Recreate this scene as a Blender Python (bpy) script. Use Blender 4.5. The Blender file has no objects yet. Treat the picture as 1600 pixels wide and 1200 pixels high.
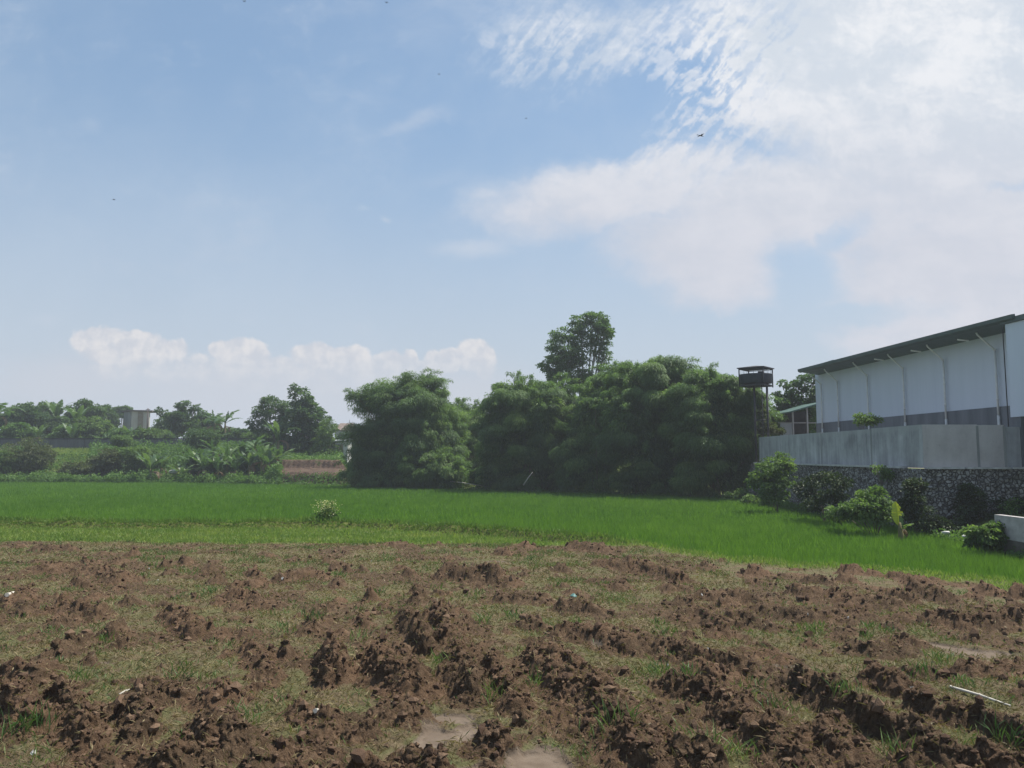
import bpy, math, random
import numpy as np
from mathutils import Vector, Matrix

# ------------------------------------------------------------------ camera, light, exposure
sc = bpy.context.scene
col = sc.collection
EYE, FPX, PITCH = 3.15, 1202.0, math.atan(112 / 1202)
CP, SP = math.cos(PITCH), math.sin(PITCH)
cam = bpy.data.cameras.new('camera')
cam.sensor_width, cam.lens = 36.0, 36.0 * FPX / 1600
cam.clip_start, cam.clip_end = 0.1, 6000
cam_o = bpy.data.objects.new('camera', cam)
col.objects.link(cam_o)
cam_o.location = (0, 0, EYE)
cam_o.rotation_euler = (math.pi / 2 + PITCH, 0, 0)
sc.camera = cam_o
SUN_EL, SUN_AZ = math.radians(63), math.radians(68)
SKY_STRENGTH, SUN_STRENGTH = 0.088, 5.0
sun = bpy.data.lights.new('sun', 'SUN')
sun.energy, sun.angle, sun.color = SUN_STRENGTH, math.radians(0.6), (1.0, 0.95, 0.87)
sun_o = bpy.data.objects.new('sun', sun)
col.objects.link(sun_o)
sun_dir = Vector((math.sin(SUN_AZ) * math.cos(SUN_EL), math.cos(SUN_AZ) * math.cos(SUN_EL), math.sin(SUN_EL)))
sun_o.rotation_euler = (-sun_dir).to_track_quat('-Z', 'Y').to_euler()
sun_o.location = (40, 40, 90)
sc.view_settings.view_transform = 'Standard'
sc.view_settings.look = 'None'
sc.view_settings.exposure, sc.view_settings.gamma = 0.56, 1.0
sc.view_settings.use_curve_mapping = False
sc.cycles.use_denoising = True
sc.cycles.max_bounces, sc.cycles.diffuse_bounces, sc.cycles.glossy_bounces = 5, 3, 2
sc.cycles.transmission_bounces, sc.cycles.transparent_max_bounces = 3, 8


def ray(px, py):
    dx, dz = (px - 800) / FPX, (600 - py) / FPX
    return dx, CP - dz * SP, SP + dz * CP


def at(px, py, d):
    r = ray(px, py)
    return np.array((r[0] * d / r[1], d, EYE + r[2] * d / r[1]))


def onz(px, py, z):
    r = ray(px, py)
    k = (z - EYE) / r[2]
    return np.array((r[0] * k, r[1] * k, z))


# ------------------------------------------------------------------ world: sky with clouds
world = bpy.data.worlds.new('World')
sc.world = world
world.use_nodes = True
world.cycles.sampling_method = 'NONE'
WT = world.node_tree


class NG:
    """small node-graph writer"""
    def __init__(s, t): s.t = t
    def put(s, inp, v):
        if isinstance(v, bpy.types.NodeSocket): s.t.links.new(v, inp)
        elif v is not None: inp.default_value = v
    def m(s, op, a, b=None, c=None, clamp=False):
        n = s.t.nodes.new('ShaderNodeMath'); n.operation = op; n.use_clamp = clamp
        for i, v in enumerate((a, b, c)): s.put(n.inputs[i], v)
        return n.outputs[0]
    def vm(s, op, a, b=None, scale=None):
        n = s.t.nodes.new('ShaderNodeVectorMath'); n.operation = op
        s.put(n.inputs[0], a); s.put(n.inputs[1], b)
        if scale is not None: s.put(n.inputs['Scale'], scale)
        return n.outputs[0]
    def sep(s, v):
        n = s.t.nodes.new('ShaderNodeSeparateXYZ'); s.put(n.inputs[0], v); return n.outputs
    def comb(s, x, y, z):
        n = s.t.nodes.new('ShaderNodeCombineXYZ')
        for i, v in enumerate((x, y, z)): s.put(n.inputs[i], v)
        return n.outputs[0]
    def noise(s, vec, scale, detail=4, rough=0.55, dist=0.0, lac=2.0, kind='Fac'):
        n = s.t.nodes.new('ShaderNodeTexNoise')
        s.put(n.inputs['Vector'], vec)
        n.inputs['Scale'].default_value = scale; n.inputs['Detail'].default_value = detail
        n.inputs['Roughness'].default_value = rough; n.inputs['Distortion'].default_value = dist
        n.inputs['Lacunarity'].default_value = lac
        return n.outputs['Fac' if kind == 'Fac' else 'Color']
    def voro(s, vec, scale, feature='F1', rnd=1.0, out='Distance'):
        n = s.t.nodes.new('ShaderNodeTexVoronoi'); n.feature = feature
        s.put(n.inputs['Vector'], vec); n.inputs['Scale'].default_value = scale
        n.inputs['Randomness'].default_value = rnd
        return n.outputs[out]
    def ss(s, v, lo, hi, a=0.0, b=1.0):
        n = s.t.nodes.new('ShaderNodeMapRange'); n.interpolation_type = 'SMOOTHSTEP'
        s.put(n.inputs['Value'], v)
        for k, x in zip(('From Min', 'From Max', 'To Min', 'To Max'), (lo, hi, a, b)): s.put(n.inputs[k], x)
        return n.outputs[0]
    def mapping(s, vec, loc=(0, 0, 0), rot=(0, 0, 0), sca=(1, 1, 1), typ='POINT'):
        n = s.t.nodes.new('ShaderNodeMapping'); n.vector_type = typ
        s.put(n.inputs['Vector'], vec)
        n.inputs['Location'].default_value = loc if typ != 'NORMAL' else (0, 0, 0)
        n.inputs['Rotation'].default_value = rot; n.inputs['Scale'].default_value = sca
        return n.outputs[0]
    def mix(s, f, a, b, mode='MIX'):
        n = s.t.nodes.new('ShaderNodeMix'); n.data_type = 'RGBA'; n.blend_type = mode
        s.put(n.inputs[0], f)
        for i, v in ((6, a), (7, b)):
            if isinstance(v, tuple) and len(v) == 3: v = v + (1,)
            s.put(n.inputs[i], v)
        return n.outputs[2]
    def ramp(s, f, stops, mode='LINEAR'):
        n = s.t.nodes.new('ShaderNodeValToRGB'); s.put(n.inputs[0], f)
        r = n.color_ramp; r.interpolation = mode
        while len(r.elements) < len(stops): r.elements.new(0.5)
        for e, (p, c) in zip(r.elements, stops): e.position = p; e.color = tuple(c) + (1,)
        return n.outputs[0]
    def attr(s, name, out='Fac'):
        n = s.t.nodes.new('ShaderNodeAttribute'); n.attribute_name = name; return n.outputs[out]


def build_sky():
    g = NG(WT)
    tc = WT.nodes.new('ShaderNodeTexCoord')
    d = tc.outputs['Generated']
    x, y, z = g.sep(d)
    ys = g.m('MAXIMUM', y, 0.08)
    u, v = g.m('DIVIDE', x, ys), g.m('DIVIDE', z, ys)
    uv = g.comb(u, v, 0.0)
    # wispy edges: warp the direction plane by noise
    w1 = g.vm('SCALE', g.vm('SUBTRACT', g.noise(uv, 4.0, 3, 0.6, kind='Color'), (0.5, 0.5, 0.5)), scale=0.10)
    w2 = g.vm('SCALE', g.vm('SUBTRACT', g.noise(uv, 16.0, 5, 0.65, kind='Color'), (0.5, 0.5, 0.5)), scale=0.045)
    uvw = g.vm('ADD', g.vm('ADD', uv, w1), w2)
    uvs = g.vm('ADD', uv, g.vm('SCALE', w2, scale=0.6))

    def blobs(items, vec, soft=0.62):
        acc = None
        for px, py, rx, ry, ang, wt in items:
            r = ray(px, py)
            p = g.mapping(vec, (r[0] / r[1], r[2] / r[1], 0), (0, 0, math.radians(ang)),
                          (rx / FPX, ry / FPX, 1), 'TEXTURE')
            n = WT.nodes.new('ShaderNodeTexGradient'); n.gradient_type = 'SPHERICAL'
            WT.links.new(p, n.inputs[0])
            q = g.m('MULTIPLY', g.ss(n.outputs['Fac'], 0.0, soft), wt)
            acc = q if acc is None else g.m('MAXIMUM', acc, q)
        return acc
    veil = blobs([
        (1560, 150, 620, 480, 0, 1.15), (1330, 80, 560, 300, 10, 1.1), (1250, 330, 420, 200, 0, 1.0),
        (990, 285, 400, 115, 14, 0.85), (1110, 400, 260, 140, -14, 0.95), (1480, 440, 370, 260, 0, 0.95),
        (1420, 570, 340, 120, 0, 0.8), (960, 60, 290, 140, 0, 0.60), (850, 70, 190, 100, 20, 0.5),
        (1140, 435, 140, 90, -12, 1.0), (1100, 190, 170, 60, 20, 0.75),
    ], uvw, 0.8)
    gaps = blobs([
        (1238, 432, 95, 105, -20, 0.80), (1300, 375, 120, 36, 42, 0.62), (1600, 290, 100, 20, 8, 0.5),
        (1065, 130, 150, 120, 50, 0.30), (990, 165, 200, 70, 22, 0.45), (1345, 490, 240, 32, 6, 0.55),
        (1560, 70, 120, 80, 0, 0.18), (1120, 545, 330, 70, -8, 0.95), (925, 215, 170, 55, 18, 0.35), (1240, 520, 120, 50, 0, .4),
    ], uvw, 0.8)
    wisps = blobs([
        (652, 186, 100, 30, 22, 0.42), (742, 393, 120, 30, 0, 0.55), (570, 330, 20, 11, 0, 0.40), (604, 345, 22, 10, -10, 0.45),
        (150, 195, 50, 30, 0, 0.2), (372, 165, 50, 90, -10, 0.22), (262, 150, 100, 60, -20, 0.2), (70, 497, 60, 18, 0, 0.3),
        (690, 20, 170, 90, 15, 0.36), (560, 10, 90, 40, 0, 0.25), (480, 292, 80, 26, 10, 0.14), (820, 375, 180, 40, 8, 0.36),
        (760, 300, 90, 60, 10, 0.42), (900, 345, 160, 50, 0, 0.45), (700, 280, 120, 30, 10, .2),
    ], g.vm('ADD', uvs, g.vm('SCALE', w1, scale=0.35)), 1.0)
    # fibrous, mottled and rippled structure inside the veil
    f1 = g.noise(uvw, 6.0, 7, 0.66)
    fib = g.noise(g.mapping(uvs, rot=(0, 0, math.radians(-30)), sca=(0.45, 1.2, 1)), 13.0, 6, 0.66)
    mot = g.noise(uvs, 52.0, 4, 0.6)
    r_ = g.mapping(g.vm('ADD', uv, g.vm('SCALE', w2, scale=0.35)), rot=(0, 0, math.radians(-50)), sca=(1, 1, 1))
    rip = g.m('ADD', g.m('MULTIPLY', g.noise(g.mapping(r_, sca=(0.42, 1.6, 1)), 46.0, 3, 0.55), .6), g.m('MULTIPLY', mot, .4))
    rzone = blobs([(1110, 130, 300, 230, 35, 1.0), (1440, 70, 330, 170, 0, 0.40), (880, 90, 220, 140, 0, 0.6)], uv, 1.0)
    dens = g.m('SUBTRACT', veil, gaps)
    dens = g.m('ADD', dens, g.m('MULTIPLY', g.m('SUBTRACT', f1, 0.5), 1.0))
    dens = g.m('ADD', dens, g.m('MULTIPLY', g.m('SUBTRACT', fib, 0.5), 0.55))
    dens = g.m('SUBTRACT', dens, g.m('MULTIPLY', g.ss(rip, 0.42, 0.59), g.m('MULTIPLY', rzone, 0.60)))
    a_veil = g.ss(dens, 0.0, 0.90)
    wv = g.m('ADD', wisps, g.m('MULTIPLY', g.m('SUBTRACT', fib, 0.5), g.m('MULTIPLY', wisps, 2.6)))
    a_wisp = g.ss(wv, 0.02, 0.9, 0.0, 0.72)
    a_thin = g.ss(g.noise(uvw, 2.6, 6, 0.62), 0.38, 0.8, 0.0, 0.34)
    # cumulus heaps low on the left: crisp lobed tops that melt into haze below
    cw = g.vm('SCALE', g.vm('SUBTRACT', g.noise(uv, 48.0, 4, 0.55, kind='Color'), (0.5, 0.5, 0.5)), scale=0.018)
    cu = blobs([
        (195, 545, 110, 44, 0, 0.9), (150, 533, 56, 34, 0, 1.0), (262, 547, 50, 30, 0, 0.85), (210, 532, 50, 26, 0, 1.0),
        (378, 556, 66, 42, 0, 1.0), (350, 548, 36, 28, 0, 1.0), (405, 556, 30, 22, 0, 1.0), (312, 562, 22, 16, 0, 0.6),
        (492, 556, 60, 34, 0, 0.85), (540, 562, 70, 34, 0, 0.85), (610, 570, 50, 34, 0, 0.9), (660, 578, 60, 24, 0, 0.8),
        (695, 565, 44, 32, 0, 1.0), (738, 556, 40, 38, 0, 1.0), (757, 566, 28, 38, 0, 1.0), (480, 588, 330, 46, 0, 0.6), (430, 575, 60, 30, 0, .7), (580, 580, 90, 34, 0, .7), (250, 575, 190, 44, 0, .6), (640, 562, 24, 22, 0, .9), (310, 570, 50, 26, 0, .6),
        (250, 580, 220, 44, 0, 0.45), (30, 610, 90, 30, 0, 0.35),
    ], g.vm('ADD', uv, cw))
    puff = g.noise(uv, 44.0, 4, 0.6)
    cud = g.m('ADD', cu, g.m('MULTIPLY', g.m('SUBTRACT', puff, 0.5), 0.45))
    below = g.ss(v, 0.085, 0.14)                       # undersides dissolve into the haze
    a_cu = g.m('MULTIPLY', g.ss(cud, 0.30, 0.72), g.m('MULTIPLY_ADD', below, 0.72, 0.10))
    # colours
    sky = WT.nodes.new('ShaderNodeTexSky')
    sky.sky_type = 'NISHITA'; sky.sun_disc = False
    sky.sun_elevation, sky.sun_rotation = SUN_EL, SUN_AZ
    sky.air_density, sky.dust_density, sky.ozone_density = 1.2, 0.8, 2.0
    base = g.mix(1.0, sky.outputs[0], (0.98, 1.0, 1.0), 'MULTIPLY')
    # thick low air: the horizon pales to a milky lilac white
    base = g.mix(0.36, base, (2.75, 4.05, 5.6))
    hz = g.ss(z, 0.0, 0.46, 0.94, 0.0)
    base = g.mix(hz, base, (4.1, 4.55, 5.25))
    base = g.mix(a_thin, base, (4.3, 5.0, 5.9))
    base = g.mix(a_wisp, base, (4.8, 5.2, 5.9))
    tex = g.ss(g.m('ADD', g.m('MULTIPLY', f1, 0.55), g.m('MULTIPLY', fib, 0.45)), 0.36, 0.66)
    lit = g.mix(tex, (4.75, 4.95, 5.55), (5.45, 5.5, 5.95))
    hi2 = g.mix(g.ss(g.m('ADD', g.m('MULTIPLY', tex, .6), g.m('MULTIPLY', mot, .6)), 0.3, 0.85), (5.3, 5.7, 6.2), (6.9, 6.95, 7.1))
    hi = g.mix(g.ss(v, 0.26, 0.56), lit, hi2)
    base = g.mix(g.m('MULTIPLY', a_veil, 0.92), base, hi)
    cuc = g.mix(g.ss(puff, 0.35, 0.68), (4.75, 4.9, 5.35), (6.2, 6.0, 6.0))
    bank = blobs([(430, 615, 470, 95, 0, 1.0), (120, 600, 260, 80, 0, .8), (720, 620, 260, 90, 0, .8)], uvs, 1.0)
    base = g.mix(g.m('MULTIPLY', g.ss(bank, 0.0, 0.9), 0.55), base, (4.75, 4.9, 5.4))
    base = g.mix(a_cu, base, cuc)
    # behind the camera and below the horizon: plain
    bg = WT.nodes['Background']
    WT.links.new(base, bg.inputs[0])
    bg.inputs[1].default_value = SKY_STRENGTH


build_sky()

# ------------------------------------------------------------------ numpy noise
_p = np.random.default_rng(11).permutation(4096).astype(np.int64)
_ga = np.random.default_rng(12).uniform(0, 2 * np.pi, 4096)
_gx, _gy = np.cos(_ga), np.sin(_ga)


def pnoise(x, y, seed=0):
    xi, yi = np.floor(x).astype(np.int64), np.floor(y).astype(np.int64)
    xf, yf = x - xi, y - yi
    u, v = xf * xf * xf * (xf * (xf * 6 - 15) + 10), yf * yf * yf * (yf * (yf * 6 - 15) + 10)
    def gr(i, j, fx, fy):
        h = _p[(_p[(xi + i + seed * 131) & 4095] + yi + j) & 4095]
        return _gx[h] * fx + _gy[h] * fy
    a = gr(0, 0, xf, yf); b = gr(1, 0, xf - 1, yf)
    c = gr(0, 1, xf, yf - 1); d = gr(1, 1, xf - 1, yf - 1)
    return (a + (b - a) * u + (c - a) * v + (a - b - c + d) * u * v) * 1.5


def fbm(x, y, seed=0, oct=4, gain=0.5):
    s, amp = 0, 1.0
    for k in range(oct):
        s = s + amp * pnoise(x * 2 ** k, y * 2 ** k, seed + k)
        amp *= gain
    return s


def sst(x, lo, hi):
    t = np.clip((x - lo) / (hi - lo), 0, 1)
    return t * t * (3 - 2 * t)


# ------------------------------------------------------------------ object helpers
def link(name, me, mat=None, parent=None):
    if mat is not None: me.materials.append(mat)
    o = bpy.data.objects.new(name, me)
    col.objects.link(o)
    if parent is not None:
        o.parent = parent
        o.matrix_parent_inverse = Matrix.Translation(-Vector(parent.location))
    return o


def np_mesh(name, verts, faces, attrs=None, smooth=False):
    """verts (n,3), faces (m,k) all the same k"""
    me = bpy.data.meshes.new(name)
    verts = np.ascontiguousarray(verts, np.float32); faces = np.ascontiguousarray(faces, np.int32)
    m, k = faces.shape
    me.vertices.add(len(verts)); me.vertices.foreach_set('co', verts.ravel())
    me.loops.add(m * k); me.loops.foreach_set('vertex_index', faces.ravel())
    me.polygons.add(m); me.polygons.foreach_set('loop_start', np.arange(0, m * k, k, dtype=np.int32))
    me.polygons.foreach_set('use_smooth', np.full(m, smooth, bool))
    for an, av in (attrs or {}).items():
        a = me.attributes.new(an, 'FLOAT', 'POINT')
        a.data.foreach_set('value', np.ascontiguousarray(av, np.float32))
    me.update(calc_edges=True)
    return me


def tag(o, label=None, cat=None, group=None, kind=None):
    if label: o['label'] = label
    if cat: o['category'] = cat
    if group: o['group'] = group
    if kind: o['kind'] = kind
    return o


def empty(name, loc, label, cat, group=None):
    o = bpy.data.objects.new(name, None)
    o.empty_display_size = 0.3
    col.objects.link(o)
    o.location = [float(q) for q in loc]
    return tag(o, label, cat, group)


class MB:
    def __init__(s): s.v, s.f, s.sm = [], [], []
    def add(s, vs, fs, smooth=False):
        b = len(s.v)
        s.v += [tuple(float(c) for c in q) for q in vs]
        s.f += [tuple(b + i for i in q) for q in fs]
        s.sm += [smooth] * len(fs)
        return s
    def box(s, a, b, M=None):
        (x0, y0, z0), (x1, y1, z1) = a, b
        vs = [(x0, y0, z0), (x1, y0, z0), (x1, y1, z0), (x0, y1, z0), (x0, y0, z1), (x1, y0, z1), (x1, y1, z1), (x0, y1, z1)]
        if M is not None: vs = [M @ Vector(q) for q in vs]
        return s.add(vs, [(0, 3, 2, 1), (4, 5, 6, 7), (0, 1, 5, 4), (1, 2, 6, 5), (2, 3, 7, 6), (3, 0, 4, 7)])
    def tube(s, pts, rad, n=8, cap=True):
        pts = [Vector([float(c) for c in p]) for p in pts]
        rad = [rad] * len(pts) if not hasattr(rad, '__len__') else list(rad)
        vs, fs = [], []
        for i, p in enumerate(pts):
            t = (pts[min(i + 1, len(pts) - 1)] - pts[max(i - 1, 0)]).normalized()
            a = t.cross(Vector((0, 0, 1)) if abs(t.z) < 0.9 else Vector((1, 0, 0))).normalized()
            b = t.cross(a)
            for k in range(n):
                an = 2 * math.pi * k / n
                vs.append(p + (a * math.cos(an) + b * math.sin(an)) * rad[i])
        for i in range(len(pts) - 1):
            for k in range(n):
                fs.append((i * n + k, i * n + (k + 1) % n, (i + 1) * n + (k + 1) % n, (i + 1) * n + k))
        s.add(vs, fs, True)
        if cap:
            b = len(s.v) - len(vs)
            s.f += [tuple(b + k for k in range(n))[::-1], tuple(b + (len(pts) - 1) * n + k for k in range(n))]
            s.sm += [False, False]
        return s
    def loft(s, rings, close=True, cap=False, smooth=False):
        n = len(rings[0]); vs = [q for r in rings for q in r]; fs = []
        for i in range(len(rings) - 1):
            for k in range(n if close else n - 1):
                fs.append((i * n + k, i * n + (k + 1) % n, (i + 1) * n + (k + 1) % n, (i + 1) * n + k))
        if cap: fs += [tuple(range(n))[::-1], tuple((len(rings) - 1) * n + k for k in range(n))]
        return s.add(vs, fs, smooth)
    def build(s, name, mat, parent=None):
        me = bpy.data.meshes.new(name)
        me.from_pydata(s.v, [], s.f)
        me.polygons.foreach_set('use_smooth', s.sm)
        me.update()
        return link(name, me, mat, parent)


# ------------------------------------------------------------------ materials
def new_mat(name):
    m = bpy.data.materials.new(name); m.use_nodes = True
    return m, NG(m.node_tree), m.node_tree.nodes['Principled BSDF']


def obj_coord(g):
    n = g.t.nodes.new('ShaderNodeTexCoord'); return n.outputs['Object']


def set_p(g, p, color=None, rough=None, spec=None, metal=None, normal=None):
    if color is not None:
        if isinstance(color, tuple): color = color + (1,)
        g.put(p.inputs['Base Color'], color)
    if rough is not None: g.put(p.inputs['Roughness'], rough)
    if spec is not None: g.put(p.inputs['Specular IOR Level'], spec)
    if metal is not None: g.put(p.inputs['Metallic'], metal)
    if normal is not None: g.put(p.inputs['Normal'], normal)


def bump(g, h, strength=0.4, dist=0.05):
    n = g.t.nodes.new('ShaderNodeBump')
    n.inputs['Strength'].default_value = strength; n.inputs['Distance'].default_value = dist
    g.put(n.inputs['Height'], h)
    return n.outputs[0]


def leaf_mat(name, c0, c1, c2, trans=0.35, rough=0.55, spec=0.25, extra=None):
    """leaf colours run c0 (dark) - c1 - c2 (fresh) by the per-leaf value 'rnd' and per-clump value 'tone'"""
    m, g, p = new_mat(name)
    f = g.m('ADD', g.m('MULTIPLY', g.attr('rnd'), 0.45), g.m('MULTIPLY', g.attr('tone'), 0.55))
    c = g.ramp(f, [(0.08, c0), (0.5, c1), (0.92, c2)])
    if extra is not None:
        c = g.mix(g.ss(g.attr('rnd'), 0.93, 0.97), c, extra)
    set_p(g, p, c, rough, spec)
    t = g.t.nodes.new('ShaderNodeBsdfTranslucent')
    tc = g.mix(1.0, c, (1.2, 1.3, 0.65), 'MULTIPLY')
    g.put(t.inputs[0], tc)
    mx = g.t.nodes.new('ShaderNodeMixShader'); mx.inputs[0].default_value = trans
    g.t.links.new(p.outputs[0], mx.inputs[1]); g.t.links.new(t.outputs[0], mx.inputs[2])
    g.t.links.new(mx.outputs[0], g.t.nodes['Material Output'].inputs[0])
    return m


def rough_mat(name, c0, c1, scale=3.0, rough=0.85, spec=0.2, bmp=0.3, bscale=20, streak=False, metal=0.0, detail=6):
    m, g, p = new_mat(name)
    oc = obj_coord(g)
    v = g.mapping(oc, sca=(1, 1, 0.15)) if streak else oc
    c = g.ramp(g.noise(v, scale, detail, 0.6), [(0.3, c0), (0.7, c1)])
    set_p(g, p, c, rough, spec, metal, bump(g, g.noise(oc, bscale, 4), bmp, 0.02))
    return m


M = {}
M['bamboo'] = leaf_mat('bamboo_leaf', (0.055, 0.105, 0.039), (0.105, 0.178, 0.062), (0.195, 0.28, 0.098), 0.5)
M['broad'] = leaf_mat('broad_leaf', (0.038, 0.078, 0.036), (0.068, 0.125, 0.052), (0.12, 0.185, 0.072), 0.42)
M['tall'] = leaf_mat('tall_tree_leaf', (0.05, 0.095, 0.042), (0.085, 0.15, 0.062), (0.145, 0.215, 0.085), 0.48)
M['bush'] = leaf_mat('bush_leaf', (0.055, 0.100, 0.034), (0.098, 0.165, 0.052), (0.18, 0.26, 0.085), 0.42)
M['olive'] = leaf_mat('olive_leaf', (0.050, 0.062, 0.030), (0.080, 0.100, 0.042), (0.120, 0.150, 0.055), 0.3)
M['vine'] = leaf_mat('vine_leaf', (0.022, 0.036, 0.018), (0.034, 0.056, 0.024), (0.06, 0.09, 0.03), 0.2)
M['weed'] = leaf_mat('weed_leaf', (0.055, 0.110, 0.032), (0.095, 0.180, 0.050), (0.17, 0.26, 0.08), 0.4)
M['dry_leaf'] = leaf_mat('dry_leaf', (0.10, 0.07, 0.045), (0.17, 0.125, 0.075), (0.25, 0.19, 0.11), 0.2)
M['banana'] = leaf_mat('banana_leaf', (0.050, 0.100, 0.040), (0.082, 0.145, 0.056), (0.145, 0.215, 0.075), 0.36, 0.45, 0.4)
M['yellow_leaf'] = leaf_mat('yellow_banana_leaf', (0.42, 0.46, 0.03), (0.52, 0.56, 0.04), (0.60, 0.62, 0.06), 0.4, 0.4, 0.4)
M['rice'] = leaf_mat('rice_blade', (0.088, 0.178, 0.030), (0.122, 0.235, 0.037), (0.185, 0.305, 0.050), 0.40, 0.5, 0.25)
M['verge'] = leaf_mat('verge_grass', (0.085, 0.155, 0.036), (0.155, 0.235, 0.056), (0.27, 0.32, 0.10), 0.4)
M['tuft'] = leaf_mat('green_tuft', (0.05, 0.10, 0.03), (0.085, 0.145, 0.045), (0.16, 0.21, 0.075), 0.35)
M['straw'] = leaf_mat('straw_blade', (0.085, 0.076, 0.032), (0.165, 0.135, 0.063), (0.31, 0.245, 0.13), 0.25)
M['bloom'] = leaf_mat('weed_bloom', (0.55, 0.5, 0.25), (0.65, 0.6, 0.35), (0.75, 0.72, 0.5), 0.3)
M['bark'] = rough_mat('bark', (0.10, 0.085, 0.065), (0.20, 0.17, 0.14), 6, bmp=0.5)
M['pale_bark'] = rough_mat('pale_bark', (0.26, 0.24, 0.20), (0.42, 0.39, 0.34), 5, bmp=0.3)
M['culm'] = rough_mat('bamboo_culm', (0.09, 0.10, 0.04), (0.20, 0.19, 0.08), 4, 0.6, 0.3, 0.1)
M['stem'] = rough_mat('banana_stem', (0.10, 0.10, 0.045), (0.24, 0.20, 0.10), 5, bmp=0.4, streak=True)
M['rust_leaf'] = M['dry_leaf']


# ------------------------------------------------------------------ leaves
def leaf_quads(c, axis, nrm, L, W, fold=0.12, droop=0.15):
    """diamond leaves: base, side, tip, side"""
    c = np.asarray(c, float); axis = axis / np.linalg.norm(axis, axis=1, keepdims=True)
    side = np.cross(axis, nrm); side /= np.linalg.norm(side, axis=1, keepdims=True) + 1e-9
    n2 = np.cross(side, axis)
    L = np.broadcast_to(L, len(c))[:, None]; W = np.broadcast_to(W, len(c))[:, None]
    mid = c + axis * L * 0.42
    tip = c + axis * L; tip[:, 2] -= (L * droop)[:, 0]
    v = np.stack([c, mid + side * W * .5 + n2 * W * fold, tip, mid - side * W * .5 + n2 * W * fold], 1).reshape(-1, 3)
    f = np.arange(len(c) * 4).reshape(-1, 4)
    return v, f


def rep4(a): return np.repeat(np.asarray(a, float), 4)


def leaf_object(name, parts, mat, parent=None):
    """parts: list of (verts, faces, rnd, tone)"""
    off, V, F_, R, T = 0, [], [], [], []
    for v, f, r, t in parts:
        V.append(v); F_.append(f + off); R.append(r); T.append(t); off += len(v)
    me = np_mesh(name, np.concatenate(V), np.concatenate(F_), {'rnd': np.concatenate(R), 'tone': np.concatenate(T)})
    return link(name, me, mat, parent)


def unit(rg, n):
    v = rg.normal(size=(n, 3)); return v / np.linalg.norm(v, axis=1, keepdims=True)


def crown_parts(rg, blobs, n, L, W, sub_r=0.6, flat=0.6, droop=0.3, down=0.0, fill=0.35, clumps=1.0, surf=0.86, up=0.5, shell=0.45, var=(0.55, 1.25)):
    """two-level foliage: leaf clumps over the surface of every blob, some inside.
    blobs: (cx, cy, cz, rx, ry, rz)"""
    area = np.array([(b[3] * b[4] + b[3] * b[5] + b[4] * b[5]) for b in blobs])
    out = []
    for b, a in zip(blobs, area / area.sum()):
        c = np.array(b[:3]); r = np.array(b[3:6])
        sr = min(sub_r, 0.6 * r.min() + 0.12)
        k = max(5, int(clumps * 3.0 * (r[0] * r[1] + r[0] * r[2] + r[1] * r[2]) / (sr * sr) * 0.55))
        d = unit(rg, k)
        rad = surf + rg.normal(0, 0.07, k)
        inner = rg.random(k) < fill
        rad[inner] *= rg.uniform(0.3, 0.9, inner.sum())
        sc_ = c + d * rad[:, None] * r
        size = sr * rg.uniform(*var, k)
        tone = rg.random(k)
        m = max(k * 4, int(n * a))
        w = size ** 2; idx = rg.choice(k, m, p=w / w.sum())
        q = unit(rg, m)
        q[:, 2] = np.abs(q[:, 2]) * np.where(rg.random(m) < 0.75, 1, -1)
        rr = rg.random(m) ** shell
        off = q * (rr * size[idx])[:, None] * np.array((1, 1, flat))
        P = sc_[idx] + off
        ax = off / size[idx][:, None] + d[idx] * 0.6 + rg.normal(0, 0.5, (m, 3))
        ax[:, 2] -= down
        nr = d[idx] + rg.normal(0, 0.55, (m, 3)); nr[:, 2] += up
        l = L * rg.uniform(0.6, 1.3, m)
        v, f = leaf_quads(P, ax, nr, l, W * rg.uniform(0.7, 1.3, m), droop=droop)
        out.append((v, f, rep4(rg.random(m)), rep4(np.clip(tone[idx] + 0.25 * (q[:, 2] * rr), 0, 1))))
    return out


def pb(px, py, rx, ry, d, depth=None):
    """a crown lobe: centre seen at a photo position, real radii from its distance"""
    c = at(px, py, d); k = d / FPX
    return (c[0], c[1], c[2], rx * k, (depth if depth is not None else (rx + ry) * 0.5 * k), ry * k)


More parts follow.
